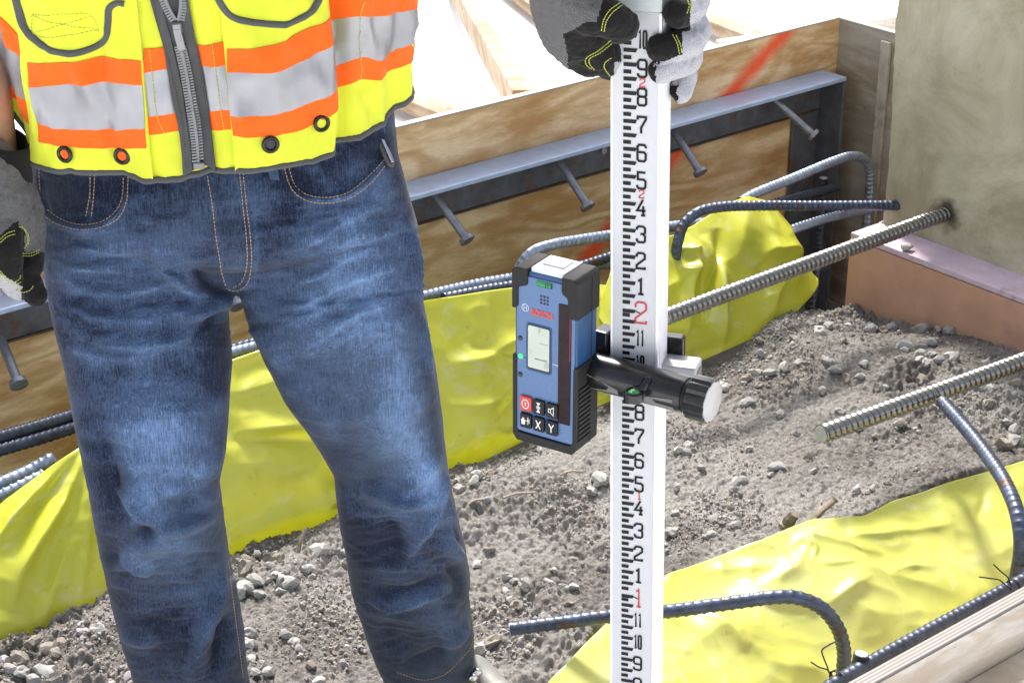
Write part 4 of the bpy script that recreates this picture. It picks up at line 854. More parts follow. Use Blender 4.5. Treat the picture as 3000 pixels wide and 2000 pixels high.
def cloth(name, col, rough=.75, weave=1400, bumpy=.25, sheen=.1, var=.05, emit=0):
    t = NT(name); c = t.mix(t.ramp(t.noise(18, 4), [(.3, 0.0), (.7, 1.0)]), tuple(q*(1-var) for q in col), tuple(min(1, q*(1+var)) for q in col))
    t.set(Base_Color=c, Roughness=rough); t.b.inputs['Sheen Weight'].default_value = sheen; t.b.inputs['Specular IOR Level'].default_value = .25
    t.bump(t.noise(weave, 2), bumpy, .0004); t.bump(t.noise(130, 4, .7), .25, .0012); t.bump(t.noise(55, 4, .6), .22, .0016); return t.mat
LIME = cloth('lime_cloth', (.69, .74, .045)); ORANGE = cloth('orange_cloth', (.90, .135, .008))
SILV = NT('reflective_tape'); SILV.set(Base_Color=SILV.mix(SILV.ramp(SILV.noise(14, 4), [(.35, 0.0), (.7, 1.0)]), (.29, .29, .305), (.39, .39, .405)), Roughness=.42, Metallic=.35); SILV.bump(SILV.noise(1100, 2), .2, .0003); SILV.bump(SILV.noise(45, 4), .2, .0015); SILV = SILV.mat
GREYB = cloth('grey_binding', (.085, .088, .085), .8, 900, .4); ZIPT = cloth('zip_tape', (.085, .085, .085), .85, 700, .5, 0)
ZTOOTH = M('zip_plastic', (.20, .20, .205), .38, .1, 300); ZMET = M('zip_slider', (.24, .24, .245), .35, .1, 200, metal=.5)
GROM = M('black_eyelet', (.018, .016, .014), .14, .2, 200, metal=.3); SKIN = M('skin', (.52, .29, .19), .5, .1, 80, bump=(400, .2, .0004))
SHIRT = cloth('dark_shirt', (.035, .036, .04))
HX, HY = -.335, 1.93
man = thing('person', 'man in blue jeans and a yellow and orange safety vest holding a measuring rod', 'person', (HX, HY, 0))

# jeans: rows of (pixel row, left edge, right edge) give each leg its outline; one continuous skin
LEGL = [(330,92,640),(480,95,660),(560,105,690),(660,118,715),(760,130,724),(830,140,702),(872,150,680),(920,160,667),(1000,180,673),(1060,195,679),(1150,212,671),(1230,227,667),(1330,246,660),(1400,261,645),(1430,266,641),(1500,279,651),(1560,290,657),(1660,312,671),(1750,333,694),(1860,362,712),(1960,394,722),(2060,430,735),(2160,470,745),(2290,520,760)]
LEGR = [(330,600,1140),(440,600,1160),(520,600,1184),(590,600,1203),(680,620,1226),(780,672,1233),(850,706,1236),(872,713,1238),(930,728,1248),(1030,774,1267),(1140,830,1284),(1230,893,1296),(1290,934,1302),(1370,978,1312),(1480,990,1330),(1530,998,1343),(1620,1014,1366),(1700,1027,1378),(1760,1045,1374),(1800,1060,1380),(1850,1074,1388),(1900,1092,1389),(1950,1112,1390),(1985,1140,1384),(2005,1160,1378)]
def limb(rows, ydep, ratio, n=44):
    rows = np.array(rows, float); vs = np.r_[np.arange(rows[0, 0], rows[-1, 0], 14), rows[-1, 0]]; out = []
    for v in vs:
        xl_, xr_ = np.interp(v, rows[:, 0], rows[:, 1]), np.interp(v, rows[:, 0], rows[:, 2]); yc = np.interp(v, *zip(*ydep)); q = np.interp(v, *zip(*ratio))
        c = on_y((xl_ + xr_) / 2, v, yc); hw_ = (xr_ - xl_) / 2 / FP * proj(c)[2]; th = np.arange(n) * 2 * np.pi / n
        sx, sy = np.sin(th), -np.cos(th); e = .86
        out.append(np.c_[c[0] + hw_ * np.sign(sx) * abs(sx)**e, c[1] + hw_ * q * np.sign(sy) * abs(sy)**e, np.full(n, c[2])])
    return out
YL = [(330,1.93),(860,1.905),(1150,1.885),(1450,1.875),(1700,1.93),(2000,1.985),(2290,2.02)]; YR = [(330,1.93),(860,1.92),(1150,1.94),(1450,1.985),(1700,2.06),(1990,2.15),(2010,2.155)]
mb = MB(); mb.loft(limb(LEGL, YL, [(330,.60),(800,.62),(900,.80),(1200,.88),(1500,.95),(2290,1.0)])); mb.loft(limb(LEGR, YR, [(330,.60),(800,.62),(900,.80),(1200,.88),(1500,.98),(2010,1.05)]))
PELV = [(170,118,1120),(300,96,1150),(480,98,1170),(600,112,1204),(660,180,1180),(710,330,1040),(750,500,880),(770,590,800)]
mb.loft(limb(PELV, [(170,1.935),(770,1.925)], [(170,.53),(660,.50),(770,.70)]))
jm = remeshed(mb, .0036, 5, 'jeans')
co, no_ = get_co(jm), get_no(jm); px, py, _ = proj(co); Q = np.c_[px, py]; vdir = co - CAM; vdir /= np.linalg.norm(vdir, axis=1)[:, None]; front = sm(-(vdir * no_).sum(1), .02, .45)
left = (px < 690 + (py > 1000) * (py - 1000) * .08)
F1 = [  # waist and thigh whiskers, knee breaks, stacked folds at the hem
 ([(300,1400),(380,1480),(450,1530),(490,1545)], 14, 44, .012), ([(350,1622),(430,1580),(500,1540),(580,1515),(645,1500)], 34, 12, .014), ([(350,1622),(400,1655),(440,1690)], 12, 30, .008),
 ([(300,1360),(350,1450),(400,1520)], 26, 26, -.008), ([(400,1545),(460,1560),(520,1530)], 16, 20, -.008), ([(545,2000),(575,1880),(610,1770),(655,1640)], 40, 12, .013), ([(620,1990),(640,1880),(665,1780)], 22, 22, -.010),
 ([(300,1620),(330,1640),(350,1650)], 14, 20, -.006), ([(640,1430),(600,1460),(560,1440)], 20, 26, .006), ([(655,1310),(610,1360),(560,1400)], 26, 30, .006), ([(340,1850),(420,1870),(480,1865)], 22, 22, .006), ([(300,1250),(330,1400),(340,1500)], 26, 40, -.006),
 ([(1050,1425),(1120,1428),(1165,1448),(1265,1447)], 46, 12, .013), ([(1165,1448),(1215,1400),(1290,1330)], 30, 30, .008), ([(1190,1640),(1235,1540),(1268,1470),(1308,1360)], 16, 42, .013), ([(1120,1500),(1160,1560),(1150,1660)], 40, 40, -.007),
 ([(1075,1755),(1140,1768),(1230,1745),(1330,1720)], 14, 46, .015), ([(1080,1720),(1180,1730),(1300,1680)], 26, 22, -.013), ([(1300,1895),(1330,1860),(1370,1800)], 16, 30, .012), ([(1310,1905),(1250,1930),(1180,1945)], 14, 20, -.010), ([(1100,1830),(1180,1880),(1240,1900)], 30, 30, -.006),
 ([(1310,1580),(1335,1620),(1370,1640)], 20, 30, .008), ([(1305,1650),(1340,1690),(1370,1720)], 20, 24, -.008), ([(1312,1510),(1330,1560),(1370,1620)], 7, 7, -.006), ([(1300,1440),(1318,1520),(1320,1600)], 10, 14, .006),
 ([(640,860),(560,850),(500,800),(450,730)], 24, 12, .010), ([(690,860),(620,900),(560,920),(500,905)], 14, 26, .007), ([(655,900),(600,950),(560,1000)], 20, 20, -.007), ([(560,780),(610,840),(680,862)], 14, 16, -.010),
 ([(150,700),(300,728),(480,720)], 12, 18, .0035), ([(140,640),(260,672),(380,668)], 10, 16, .003), ([(160,810),(300,860),(430,850),(560,800)], 12, 20, .004), ([(170,890),(320,940),(480,925),(600,880)], 12, 20, .0042), ([(180,960),(330,1015),(500,1005),(620,950)], 12, 20, .0042), ([(190,1020),(330,1050),(480,1030)], 10, 18, .003), ([(150,760),(280,795),(420,790)], 10, 16, .003)]
for k in range(11):      # slanting whiskers over the other thigh
    y0 = 560 + k * 36; F1.append(([(760 + 6*k + 40*math.sin(k*2.3), y0 + 150 + 14*math.sin(k*3.1)), (900 + 5*k, y0 + 105 + 10*math.sin(k*1.7)), (1050, y0 + 45 + 12*math.sin(k*4.1)), (1180 - 50*(k % 3 == 1), y0 + 10)], 7 + 4*(k % 3), 13 + 6*(k % 2), .0014 + .0017 * abs(math.sin(k*1.9))))
F1 += [([(1190,640),(1215,760),(1222,900)], 10, 16, .006), ([(1225,900),(1240,1000),(1262,1120)], 10, 18, .006), ([(830,1120),(930,1180),(1000,1280)], 40, 40, .004), ([(1100,1180),(1150,1280),(1230,1330)], 40, 30, .006), ([(700,950),(780,1000),(840,1100)], 24, 24, .005)]
h = 1.7 * folds(Q, F1)
rn = np.c_[co[:, 0] * 5, co[:, 1] * 5, co[:, 2] * 14]
cz = sm(py, 540, 640) * sm(py, 1120, 960) + .8 * sm(py, 1380, 1480) + .35
h2 = .0012 * cz * (1 - 2 * np.abs(vn(np.c_[px / 150. + py / 400., py / 21. + px / 160., 0 * px], 161))) + .0008 * cz * (1 - 2 * np.abs(vn(np.c_[px / 90. - py / 300., py / 12. - px / 200., 0 * px], 163))) + .0022 * fbm(rn, 3, 131) + .0012 * (1 - 2 * np.abs(fbm(rn * 2.3, 2, 137)))
seamd = folds(Q, [([(730,505),(745,600),(752,700),(750,790),(735,845),(700,862),(668,850)], 9, 9, .0014)])
fly = polymask(Q, [(603,510),(735,505),(752,650),(752,780),(735,840),(700,858),(660,848),(640,740),(620,600)], 5)
pockL = [(112,520),(112,585),(135,625),(180,650),(240,662),(300,655),(340,630),(362,590),(372,520)]; pockR = [(838,440),(835,500),(850,545),(890,572),(950,582),(1020,565),(1080,520),(1135,455),(1110,330),(900,380)]
mL, mR = polymask(Q, pockL, 4), polymask(Q, pockR, 4)
h += h2 + seamd + .0026 * fly - .0050 * mL - .0050 * mR
h += folds(Q, [([(372,500),(365,590),(340,633),(300,658),(240,667),(180,655),(130,625),(112,590)], 10, 10, .0016), ([(835,500),(850,548),(890,577),(950,588),(1022,572),(1085,525),(1140,455)], 10, 10, .0016), ([(265,500),(262,570),(258,640)], 8, 8, .0020)])
co2 = co + no_ * (h * front + .25 * h2 * (1 - front))[:, None]; set_co(jm, co2)
def bl(cx_, cy_, rx, ry, a=0): c_, s_ = math.cos(R(a)), math.sin(R(a)); dx, dy = px - cx_, py - cy_; return np.exp(-((dx*c_ + dy*s_) / rx) ** 2 - ((-dx*s_ + dy*c_) / ry) ** 2)
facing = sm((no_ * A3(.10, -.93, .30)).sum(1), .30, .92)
wear_shade = .07 + facing * (.40 * bl(1030, 780, 170, 330, 15) + .46 * bl(1180, 1190, 90, 270, -12) + .22 * bl(400, 1120, 170, 330, -8) + .34 * bl(480, 1350, 130, 170) + .30 * bl(490, 1650, 120, 80) + .30 * bl(1255, 1390, 45, 110, -20) + .22 * bl(1325, 1560, 30, 120, -10) + .16 * bl(1230, 1750, 110, 30) + .12 * bl(420, 720, 220, 90))  # denim fading, plus lit zones at the knees and hem painted in
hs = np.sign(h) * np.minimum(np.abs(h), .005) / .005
wear_shade += .13 * hs * front + .09 * fbm(np.c_[px, py, 0*px] / 70., 4, 141) - .10 * bl(1080, 1620, 110, 130) - .08 * bl(480, 1880, 170, 120) - .06 * bl(300, 590, 220, 110) - .10 * bl(300, 1540, 50, 120)  # faded crests; the subtracted blobs paint shade below knees and vest
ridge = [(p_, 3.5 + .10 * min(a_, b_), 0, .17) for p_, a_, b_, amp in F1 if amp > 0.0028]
wear_shade += folds(Q, [(p_, w_, w_, k_) for p_, w_, _, k_ in ridge]) * .8 * facing
wear_shade += .12 * np.exp(-(seg_dist(Q, [(1240,900),(1265,1050),(1290,1200),(1310,1380)])[0] / 12) ** 2) + folds(Q, [([(372,500),(365,590),(340,633),(300,658),(240,667),(180,655),(130,625)], 6, 6, .22), ([(835,500),(850,548),(890,577),(950,588),(1022,572),(1085,525),(1140,455)], 6, 6, .22), ([(265,500),(258,640)], 5, 5, .2), ([(603,510),(622,600),(640,740),(660,840)], 5, 5, .16), ([(740,505),(750,650),(750,780),(735,840),(700,860)], 6, 6, .16)])
wear_shade += .10 * np.clip(1 - np.abs(fbm(np.c_[px / 60., py / 26., 0*px], 3, 151)) * 3, 0, 1) * facing
attr(jm, 'wear_shade', np.clip(wear_shade, 0, 1))
jeans = obj('jeans', jm, DENIM, man, smooth=True)
JB = bvh_of(jm)
def thread(pts, parent, bvh, m=THREAD, dash=11.0, r=.00055, name='stitching', lift=.0004, gap=.62):
    """a running stitch: one thread that dives under the cloth between stitches"""
    P = spline(pts, 400); L = np.r_[0, np.cumsum(np.hypot(*np.diff(P, axis=0).T))]; n = int(L[-1] / dash * 5) + 2; s_ = np.linspace(0, L[-1], n); out = []
    for x, y, q in zip(np.interp(s_, L, P[:, 0]), np.interp(s_, L, P[:, 1]), s_):
        p, nn = cast(bvh, x, y)
        if p is None: continue
        f = (q / dash) % 1; up_ = lift if f < gap else -r * 1.8
        out.append(p + nn * up_)
    if len(out) < 4: return None
    return obj(name, MB().tube(out, r, 5), m, parent, smooth=True)
MW['jeans'] = Matrix()
for pts in ([(712,505),(722,600),(734,700),(736,780),(722,835),(690,852),(665,846)], [(702,505),(711,600),(722,700),(723,775),(708,826),(684,842)], [(608,515),(622,600),(634,700),(644,760),(650,800),(662,840)],
            [(376,515),(370,592),(345,640),(300,664),(240,673),(178,660),(140,640),(116,610)], [(362,520),(356,585),(334,624),(298,649),(240,658),(185,645),(140,615)], [(264,508),(263,570),(252,632)], [(278,510),(274,575),(268,632)],
            [(829,470),(840,520),(856,556),(892,585),(950,595),(1025,580),(1090,532),(1145,462)], [(842,470),(852,512),(866,546),(896,569),(950,579),(1016,566),(1076,520),(1132,462)], [(116,470),(115,520),(118,560)]):
    thread(pts, jeans, JB)
for pts in ([(1163,1968),(1240,1990),(1300,1975),(1345,1935),(1378,1895),(1386,1870)], [(668,1640),(685,1780),(700,1890),(712,1985)]):
    thread(pts, jeans, JB, dash=9)
def strip_on(bvh, left_, right_, lift, n=16, m=4, th=.0012):
    a, b = spline(left_, n), spline(right_, n); Gd = np.zeros((n, m, 3))
    for i in range(n):
        for j in range(m):
            q = a[i] + (b[i] - a[i]) * j / (m - 1); p, nn = cast(bvh, *q)
            if p is None: p, nn = (Gd[i-1, j], A3(0, -1, 0)) if i else (on_y(*q, HY - .14), A3(0, -1, 0))
            Gd[i, j] = p + nn * lift
    return Gd
o = obj('belt_loop', MB().grid(strip_on(JB, [(778,440),(785,490),(790,524)], [(806,440),(812,488),(818,522)], .0045)), DENIM, jeans, smooth=True); q = o.modifiers.new('t', 'SOLIDIFY'); q.thickness = .0025; q.offset = -1; attr(o.data, 'wear_shade', [.30] * len(o.data.vertices))
# body under the clothes: one continuous figure
mb = MB(); el = lambda c, r: mb.loft([np.c_[c[0] + r[0]*math.sin(p_)*np.cos(t_), c[1] + r[1]*math.sin(p_)*np.sin(t_), np.full(24, c[2] + r[2]*math.cos(p_))] for p_ in np.linspace(.08, math.pi - .08, 14) for t_ in [np.arange(24)*2*np.pi/24]])
mb.loft([np.c_[HX + a*np.cos(t_), HY + b*np.sin(t_), np.full(32, z)] for t_ in [np.arange(32)*2*np.pi/32] for z, a, b in ((.955, .14, .08), (1.0, .165, .09), (1.1, .172, .108), (1.28, .185, .115), (1.40, .175, .10), (1.47, .11, .075), (1.50, .066, .062), (1.60, .062, .064))])
el((HX, HY - .02, 1.70), (.078, .098, .118)); el((HX, HY - .118, 1.69), (.015, .022, .024)); el((HX - .08, HY, 1.69), (.012, .022, .03)); el((HX + .08, HY, 1.69), (.012, .022, .03))
wristL = on_y(-28, 455, 1.83); handR = on_y(1690, -60, 1.50)
mb.tube(spline([(HX - .15, HY, 1.42), (HX - .215, HY + .01, 1.40), (HX - .25, HY + .03, 1.25), (HX - .262, HY + .03, 1.14), tuple(wristL + A3(-.016, .03, .10)), tuple(wristL + A3(0, 0, -.02))], 30), np.interp(np.linspace(0, 1, 30), [0, .3, .6, .8, 1], [.062, .055, .044, .036, .0285]), 16, cap_round=True)
mb.tube(spline([(HX + .15, HY, 1.42), (HX + .215, HY - .01, 1.41), (HX + .30, HY - .12, 1.36), (HX + .36, HY - .22, 1.335), (.055, 1.585, 1.285), tuple(handR + A3(-.01, .02, .02))], 30), np.interp(np.linspace(0, 1, 30), [0, .3, .6, .8, 1], [.062, .055, .044, .038, .030]), 16, cap_round=True)
body = obj('body', remeshed(mb, .009, 4, 'body'), SKIN, man, smooth=True)

# safety vest: an elliptical barrel round the torso
VYC = HY; VXC = HX + .003
def vax(z): return np.interp(z, [.85, .95, 1.05, 1.15, 1.3, 1.45], [.212, .216, .224, .231, .237, .225]), np.interp(z, [.85, .95, 1.1, 1.3, 1.45], [.150, .152, .156, .160, .140])
def vxc(z): return VXC + np.interp(z, [.9, 1.15], [.006, -.004])
VF = [(.80, .05, -.013, .0), (.70, .05, .005, .05), (.92, .08, .005, 0), (.10, .05, -.006, -.2), (-.33, .04, -.006, 0), (-.95, .06, -.012, .1), (.45, .10, .006, .9), (-.6, .12, .005, .4), (1.25, .09, -.007, .3)]
def vD(th, z):
    Qn = np.c_[th * 2.2, z * 5, 0 * z]; d = .0075 * fbm(Qn, 3, 201) + .0022 * np.sin(th * 9 + z * 8) * sm(z, 1.05, .93) + .0032 * (1 - 2 * np.abs(vn(np.c_[th * 5 + z * 9, z * 6 - th * 2, 0 * z], 217))) + .0016 * (1 - 2 * np.abs(vn(np.c_[th * 13 - z * 12, z * 17, 0 * z], 219))) + .0034 * (1 - 2 * np.abs(fbm(np.c_[th * 3.4 + z * 3, z * 9, 0*z], 3, 207))) + .0012 * (1 - 2*np.abs(fbm(np.c_[th * 9, z * 30, 0*z], 2, 211)))
    for t0, w_, a_, sl in VF: d = d + a_ * np.exp(-((th - t0 - sl * (z - 1.05)) / w_) ** 2)
    return d
def vpt(th, z, off=0.0):
    th = np.asarray(th, float); z = np.asarray(z, float); shp = th.shape; th, z = th.ravel(), z.ravel(); off = np.broadcast_to(off, shp).ravel()
    a, b = vax(z); n_ = np.c_[np.sin(th) / a, -np.cos(th) / b, 0 * z]; n_ /= np.linalg.norm(n_, axis=1)[:, None]
    sh = sm(z, 1.38, 1.52); k = 1 - .55 * sh
    P_ = np.c_[vxc(z) + a * k * np.sin(th), VYC - b * k * np.cos(th), z] + n_ * (vD(th, z) + off)[:, None]
    return P_.reshape(*shp, 3)
def vtz(x, y):
    r = ray(x, y); z = 1.05
    for _ in range(6):
        a, b = vax(z); xc_ = vxc(z); A_ = (r[0]/a)**2 + (r[1]/b)**2; B_ = -2*(r[0]*xc_/a**2 + r[1]*VYC/b**2); C_ = (xc_/a)**2 + (VYC/b)**2 - 1
        disc = B_*B_ - 4*A_*C_
        t = (-B_ - math.sqrt(disc)) / (2*A_) if disc > 0 else -B_ / (2*A_)
        z = CAMZ + r[2]*t
    p = CAM + r * t; return math.atan2((p[0] - xc_) / a, -(p[1] - VYC) / b), z
HEM = [(-60,180),(0,262),(28,330),(60,400),(95,455),(140,478),(200,490),(300,503),(400,518),(470,524),(540,516),(600,503),(640,502),(700,490),(780,480),(850,470),(900,462),(960,440),(1020,415),(1080,385),(1130,358),(1165,320),(1190,282),(1204,245)]
hz = np.array([vtz(x, y) for x, y in HEM]); k = np.argsort(hz[:, 0]); hz = hz[k]
ht = np.r_[-math.pi, hz[0, 0] - .5, hz[:, 0], hz[-1, 0] + .5, math.pi]; hzz = np.r_[.99, hz[0, 1], hz[:, 1], hz[-1, 1], .99]
def hemz(th): return np.interp(th, ht, hzz)
n, m = 260, 120; th = np.linspace(-math.pi, math.pi, n); T2, K2 = np.meshgrid(th, np.linspace(0, 1, m), indexing='ij'); Z2 = hemz(T2) + (1.50 - hemz(T2)) * K2
vest = obj('safety_vest', MB().grid(vpt(T2, Z2)), LIME, man, smooth=True); q = vest.modifiers.new('t', 'SOLIDIFY'); q.thickness = .0012; q.offset = -1
VB = bvh_of(vest.data)
def patch(name, lower, upper, off, m_, nn=40, mm=8, rim=.0022, puff=0.0, parent=vest):
    """a strip of cloth sewn on the vest between two pixel curves, with a turned edge"""
    lo, up_ = spline(lower, nn), spline(upper, nn); A_ = np.array([vtz(*q) for q in lo]); B_ = np.array([vtz(*q) for q in up_]); t = np.linspace(0, 1, mm)[None, :, None]
    Gt = A_[:, None] * (1 - t) + B_[:, None] * t; o_ = np.full((nn, mm), off, float)
    if puff: o_ = o_ + puff * np.outer(np.sin(np.linspace(0.03, np.pi - .03, nn)) ** .4, np.ones(mm)) * 1
    Gd = vpt(Gt[..., 0], Gt[..., 1], o_); In = vpt(Gt[..., 0], Gt[..., 1], o_ - rim)
    big = np.zeros((nn + 2, mm + 2, 3)); big[1:-1, 1:-1] = Gd; big[0, 1:-1] = In[0]; big[-1, 1:-1] = In[-1]; big[1:-1, 0] = In[:, 0]; big[1:-1, -1] = In[:, -1]
    for i, j in ((0, 0), (0, -1), (-1, 0), (-1, -1)): big[i, j] = In[i, j]
    return obj(name, MB().grid(big), m_, parent, smooth=True, auto=50)
# panels: (lower curve, upper curve) of orange, silver, orange; offsets let the pocket panels stand proud
PO = .0056
pkl = patch('pocket', [(118,470),(200,492),(300,505),(400,520),(455,521)], [(60,-40),(150,-40),(250,-40),(330,-40),(398,-40)], PO, LIME, 40, 40, .006)
pkr = patch('pocket', [(688,493),(760,484),(850,471),(930,452),(985,430)], [(640,-40),(720,-40),(800,-40),(890,-40),(968,-40)], PO, LIME, 40, 40, .006)
B = .0016
for nm, m_, parts in (('orange_band', ORANGE, [([(115,246),(200,244),(300,241),(422,245)], [(103,176),(200,176),(330,169),(415,177)], PO + B), ([(143,402),(220,420),(330,436),(436,425)], [(136,347),(190,366),(330,379),(432,367)], PO + B),
                          ([(422,214),(487,206)], [(420,146),(484,142)], B), ([(432,391),(525,384)], [(430,339),(516,330)], B), ([(588,199),(664,191)], [(576,135),(662,124)], B), ([(616,388),(680,379)], [(610,328),(674,320)], B),
                          ([(664,206),(740,206),(830,190),(900,160),(971,118)], [(664,140),(750,134),(830,110),(905,74),(969,50)], PO + B), ([(682,391),(790,384),(870,372),(930,345),(986,304)], [(674,333),(790,322),(870,303),(930,277),(981,248)], PO + B),
                          ([(988,80),(1044,46),(1100,48),(1180,30),(1262,-30)], [(985,0),(1044,-30),(1110,-30),(1190,-60),(1270,-120)], B), ([(990,272),(1060,236),(1110,232),(1180,190),(1220,138),(1228,124)], [(985,215),(1058,166),(1108,176),(1180,132),(1228,70),(1236,56)], B),
                          ([(-70,30),(0,106),(55,150),(104,190)], [(-70,-70),(0,22),(55,100),(100,140)], B), ([(-60,170),(0,263),(55,325),(90,362),(140,382)], [(-62,150),(0,245),(50,275),(130,322)], B)]),
                      ('silver_band', SILV, [([(136,348),(190,367),(330,380),(432,368)], [(115,246),(200,244),(300,241),(422,245)], PO + B), ([(430,340),(516,331)], [(422,213),(487,205)], B), ([(610,329),(674,321)], [(588,199),(664,191)], B),
                          ([(674,334),(790,323),(870,304),(930,278),(981,249)], [(664,206),(740,206),(830,190),(900,160),(971,118)], PO + B), ([(985,216),(1058,167),(1108,177),(1180,133),(1228,71),(1238,50)], [(988,80),(1044,46),(1100,48),(1180,30),(1262,-30)], B),
                          ([(-62,150),(0,245),(50,275),(130,322)], [(-70,30),(0,106),(55,150),(104,190)], B)])):
    for lo, up_, of in parts: patch(nm, lo, up_, of, m_, 36, 7, .003)
# bindings along the hem and the upper pocket mouths
def binding(pts, wd_, off, m_, name, wide=None):
    P_ = spline(pts, 90); d = np.gradient(P_, axis=0); d /= np.linalg.norm(d, axis=1)[:, None]; nn_ = np.c_[-d[:, 1], d[:, 0]] * wd_ / 2
    A_ = np.array([vtz(*q) for q in P_ + nn_]); B_ = np.array([vtz(*q) for q in P_ - nn_]); t = np.linspace(0, 1, 7); Gd = np.zeros((90, 7, 3))
    for j, q in enumerate(t): ab = A_ * (1 - q) + B_ * q; Gd[:, j] = vpt(ab[:, 0], ab[:, 1], off + .0028 * math.sin(math.pi * q) ** .5 - .0005)
    return obj(name, MB().grid(Gd, flip=False), m_, vest, smooth=True)
# hem binding runs along the barrel's own hem
tt_ = np.linspace(-2.6, 2.6, 260); hb = MB(); Gd = np.zeros((260, 9, 3)); rip = .0012 * np.sin(tt_ * 60) * vn(np.c_[tt_ * 9, 0*tt_, 0*tt_], 3)
pp = sm(tt_, vtz(118,470)[0] - .03, vtz(118,470)[0] + .02) * sm(tt_, vtz(458,521)[0] + .03, vtz(458,521)[0] - .02) + sm(tt_, vtz(688,493)[0] - .03, vtz(688,493)[0] + .02) * sm(tt_, vtz(985,430)[0] + .03, vtz(985,430)[0] - .02)
for j, a_ in enumerate(np.linspace(-math.pi / 2 - .5, math.pi / 2 + .5, 9)):
    Gd[:, j] = vpt(tt_, hemz(tt_) + .0002 + rip + .0033 * math.sin(a_), -.0005 + .0030 * math.cos(a_) + PO * pp * .9)
obj('hem_binding', MB().grid(Gd, flip=True), GREYB, vest, smooth=True)
binding([(62,-30),(72,20),(88,70),(128,113),(185,143),(232,149),(280,138),(313,108),(321,65),(327,20),(350,4),(372,6)], 20, PO + .001, GREYB, 'pocket_binding')
binding([(632,-20),(668,36),(715,57),(780,66),(855,58),(905,30),(938,-20)], 20, PO + .001, GREYB, 'pocket_binding')
# zip: tapes, teeth, slider
zl = [(470,-40),(487,60),(500,140),(527,260),(546,370),(562,485)]
patch('zip_tape', [(432,-40),(452,45),(474,120),(495,234),(525,383),(541,508)], [(462,-40),(487,60),(505,140),(532,270),(549,372),(566,496)], .0045, ZIPT, 40, 6, .004)
patch('zip_tape', [(518,-40),(532,60),(548,140),(567,270),(580,372),(598,482)], [(545,-40),(562,60),(574,122),(602,272),(620,400),(632,502)], .0045, ZIPT, 40, 6, .004)
patch('zip_tape', [(462,-40),(487,60),(505,140),(532,270),(549,372),(566,496)], [(518,-40),(532,60),(548,140),(567,270),(580,372),(598,482)], .0022, GREYB, 40, 6, .002)
zc = spline([(527,134),(540,200),(553,272),(567,345),(574,395),(581,474)], 200); zL = spline([(486,-10),(500,30),(516,58)], 40); zR = spline([(532,-14),(530,28),(524,58)], 40)
tooth = None
def put_tooth(x, y, dx, dy, side):
    global tooth
    a_, z_ = vtz(x, y); p = vpt(np.array([a_]), np.array([z_]), .0050)[0]; nn_ = A3(math.sin(a_) / vax(z_)[0], -math.cos(a_) / vax(z_)[1], 0); nn_ /= np.linalg.norm(nn_)
    d = A3(dx, 0, -dy); d = d - nn_ * (d @ nn_); d /= np.linalg.norm(d); s_ = np.cross(d, nn_) * side; Mx = frame(p, s_, d * side, nn_)
    if tooth is None:
        tm = MB().box((.0009, 0, 0), .0060, .0019, .0026).box((-.0022, 0, .0003), .0026, .0037, .0024); tooth = obj('zip_tooth', tm, ZTOOTH, vest, bevel=.0003); tooth.matrix_basis = Mx
    else: share(tooth, 'zip_tooth', vest, Mx, local=False)
for cur, off_s in ((zc, None), (zL, -1), (zR, 1)):
    L = np.r_[0, np.cumsum(np.hypot(*np.diff(cur, axis=0).T))]; s_ = np.arange(3, L[-1] - 2, 4.1 if off_s is None else 8.2)
    for i, q in enumerate(s_):
        x, y = np.interp(q, L, cur[:, 0]), np.interp(q, L, cur[:, 1]); d = np.array((np.interp(q + 4, L, cur[:, 0]), np.interp(q + 4, L, cur[:, 1]))) - np.array((np.interp(q - 4, L, cur[:, 0]), np.interp(q - 4, L, cur[:, 1]))); d /= np.linalg.norm(d)
        sd_ = off_s or (1 if i % 2 else -1); px_ = x + (-d[1]) * sd_ * (-5.2) * 1; put_tooth(px_, y + d[0] * sd_ * (-5.2), d[0], d[1], -sd_)
def on_vest(x, y, off): a_, z_ = vtz(x, y); p = vpt(np.array([a_]), np.array([z_]), off)[0]; nn_ = A3(math.sin(a_) / vax(z_)[0], -math.cos(a_) / vax(z_)[1], 0); return p, nn_ / np.linalg.norm(nn_)
p, nn_ = on_vest(519, 66, .0085); p2, _ = on_vest(523, 92, .0085); d = p2 - p; d /= np.linalg.norm(d); s_ = np.cross(d, nn_)
obj('zip_slider', MB().box((p + p2) / 2, .0105, .0125, .005, s_, d, nn_, taper=.7), ZMET, vest, bevel=.0012, bseg=3)
p3, _ = on_vest(533, 132, .010); d2 = p3 - p2; L = np.linalg.norm(d2); d2 /= L; s2 = np.cross(d2, nn_)
obj('zip_pull', MB().box((p2 + p3) / 2 + nn_ * .002, .0078, L + .008, .0022, s2, d2, nn_), ZMET, vest, bevel=.0008)
p, nn_ = on_vest(584, 482, .0058); obj('zip_stop', MB().box(p, .011, .0065, .004, np.cross(A3(0, 0, 1), nn_), A3(0, 0, 1), nn_), ZTOOTH, vest, bevel=.001)
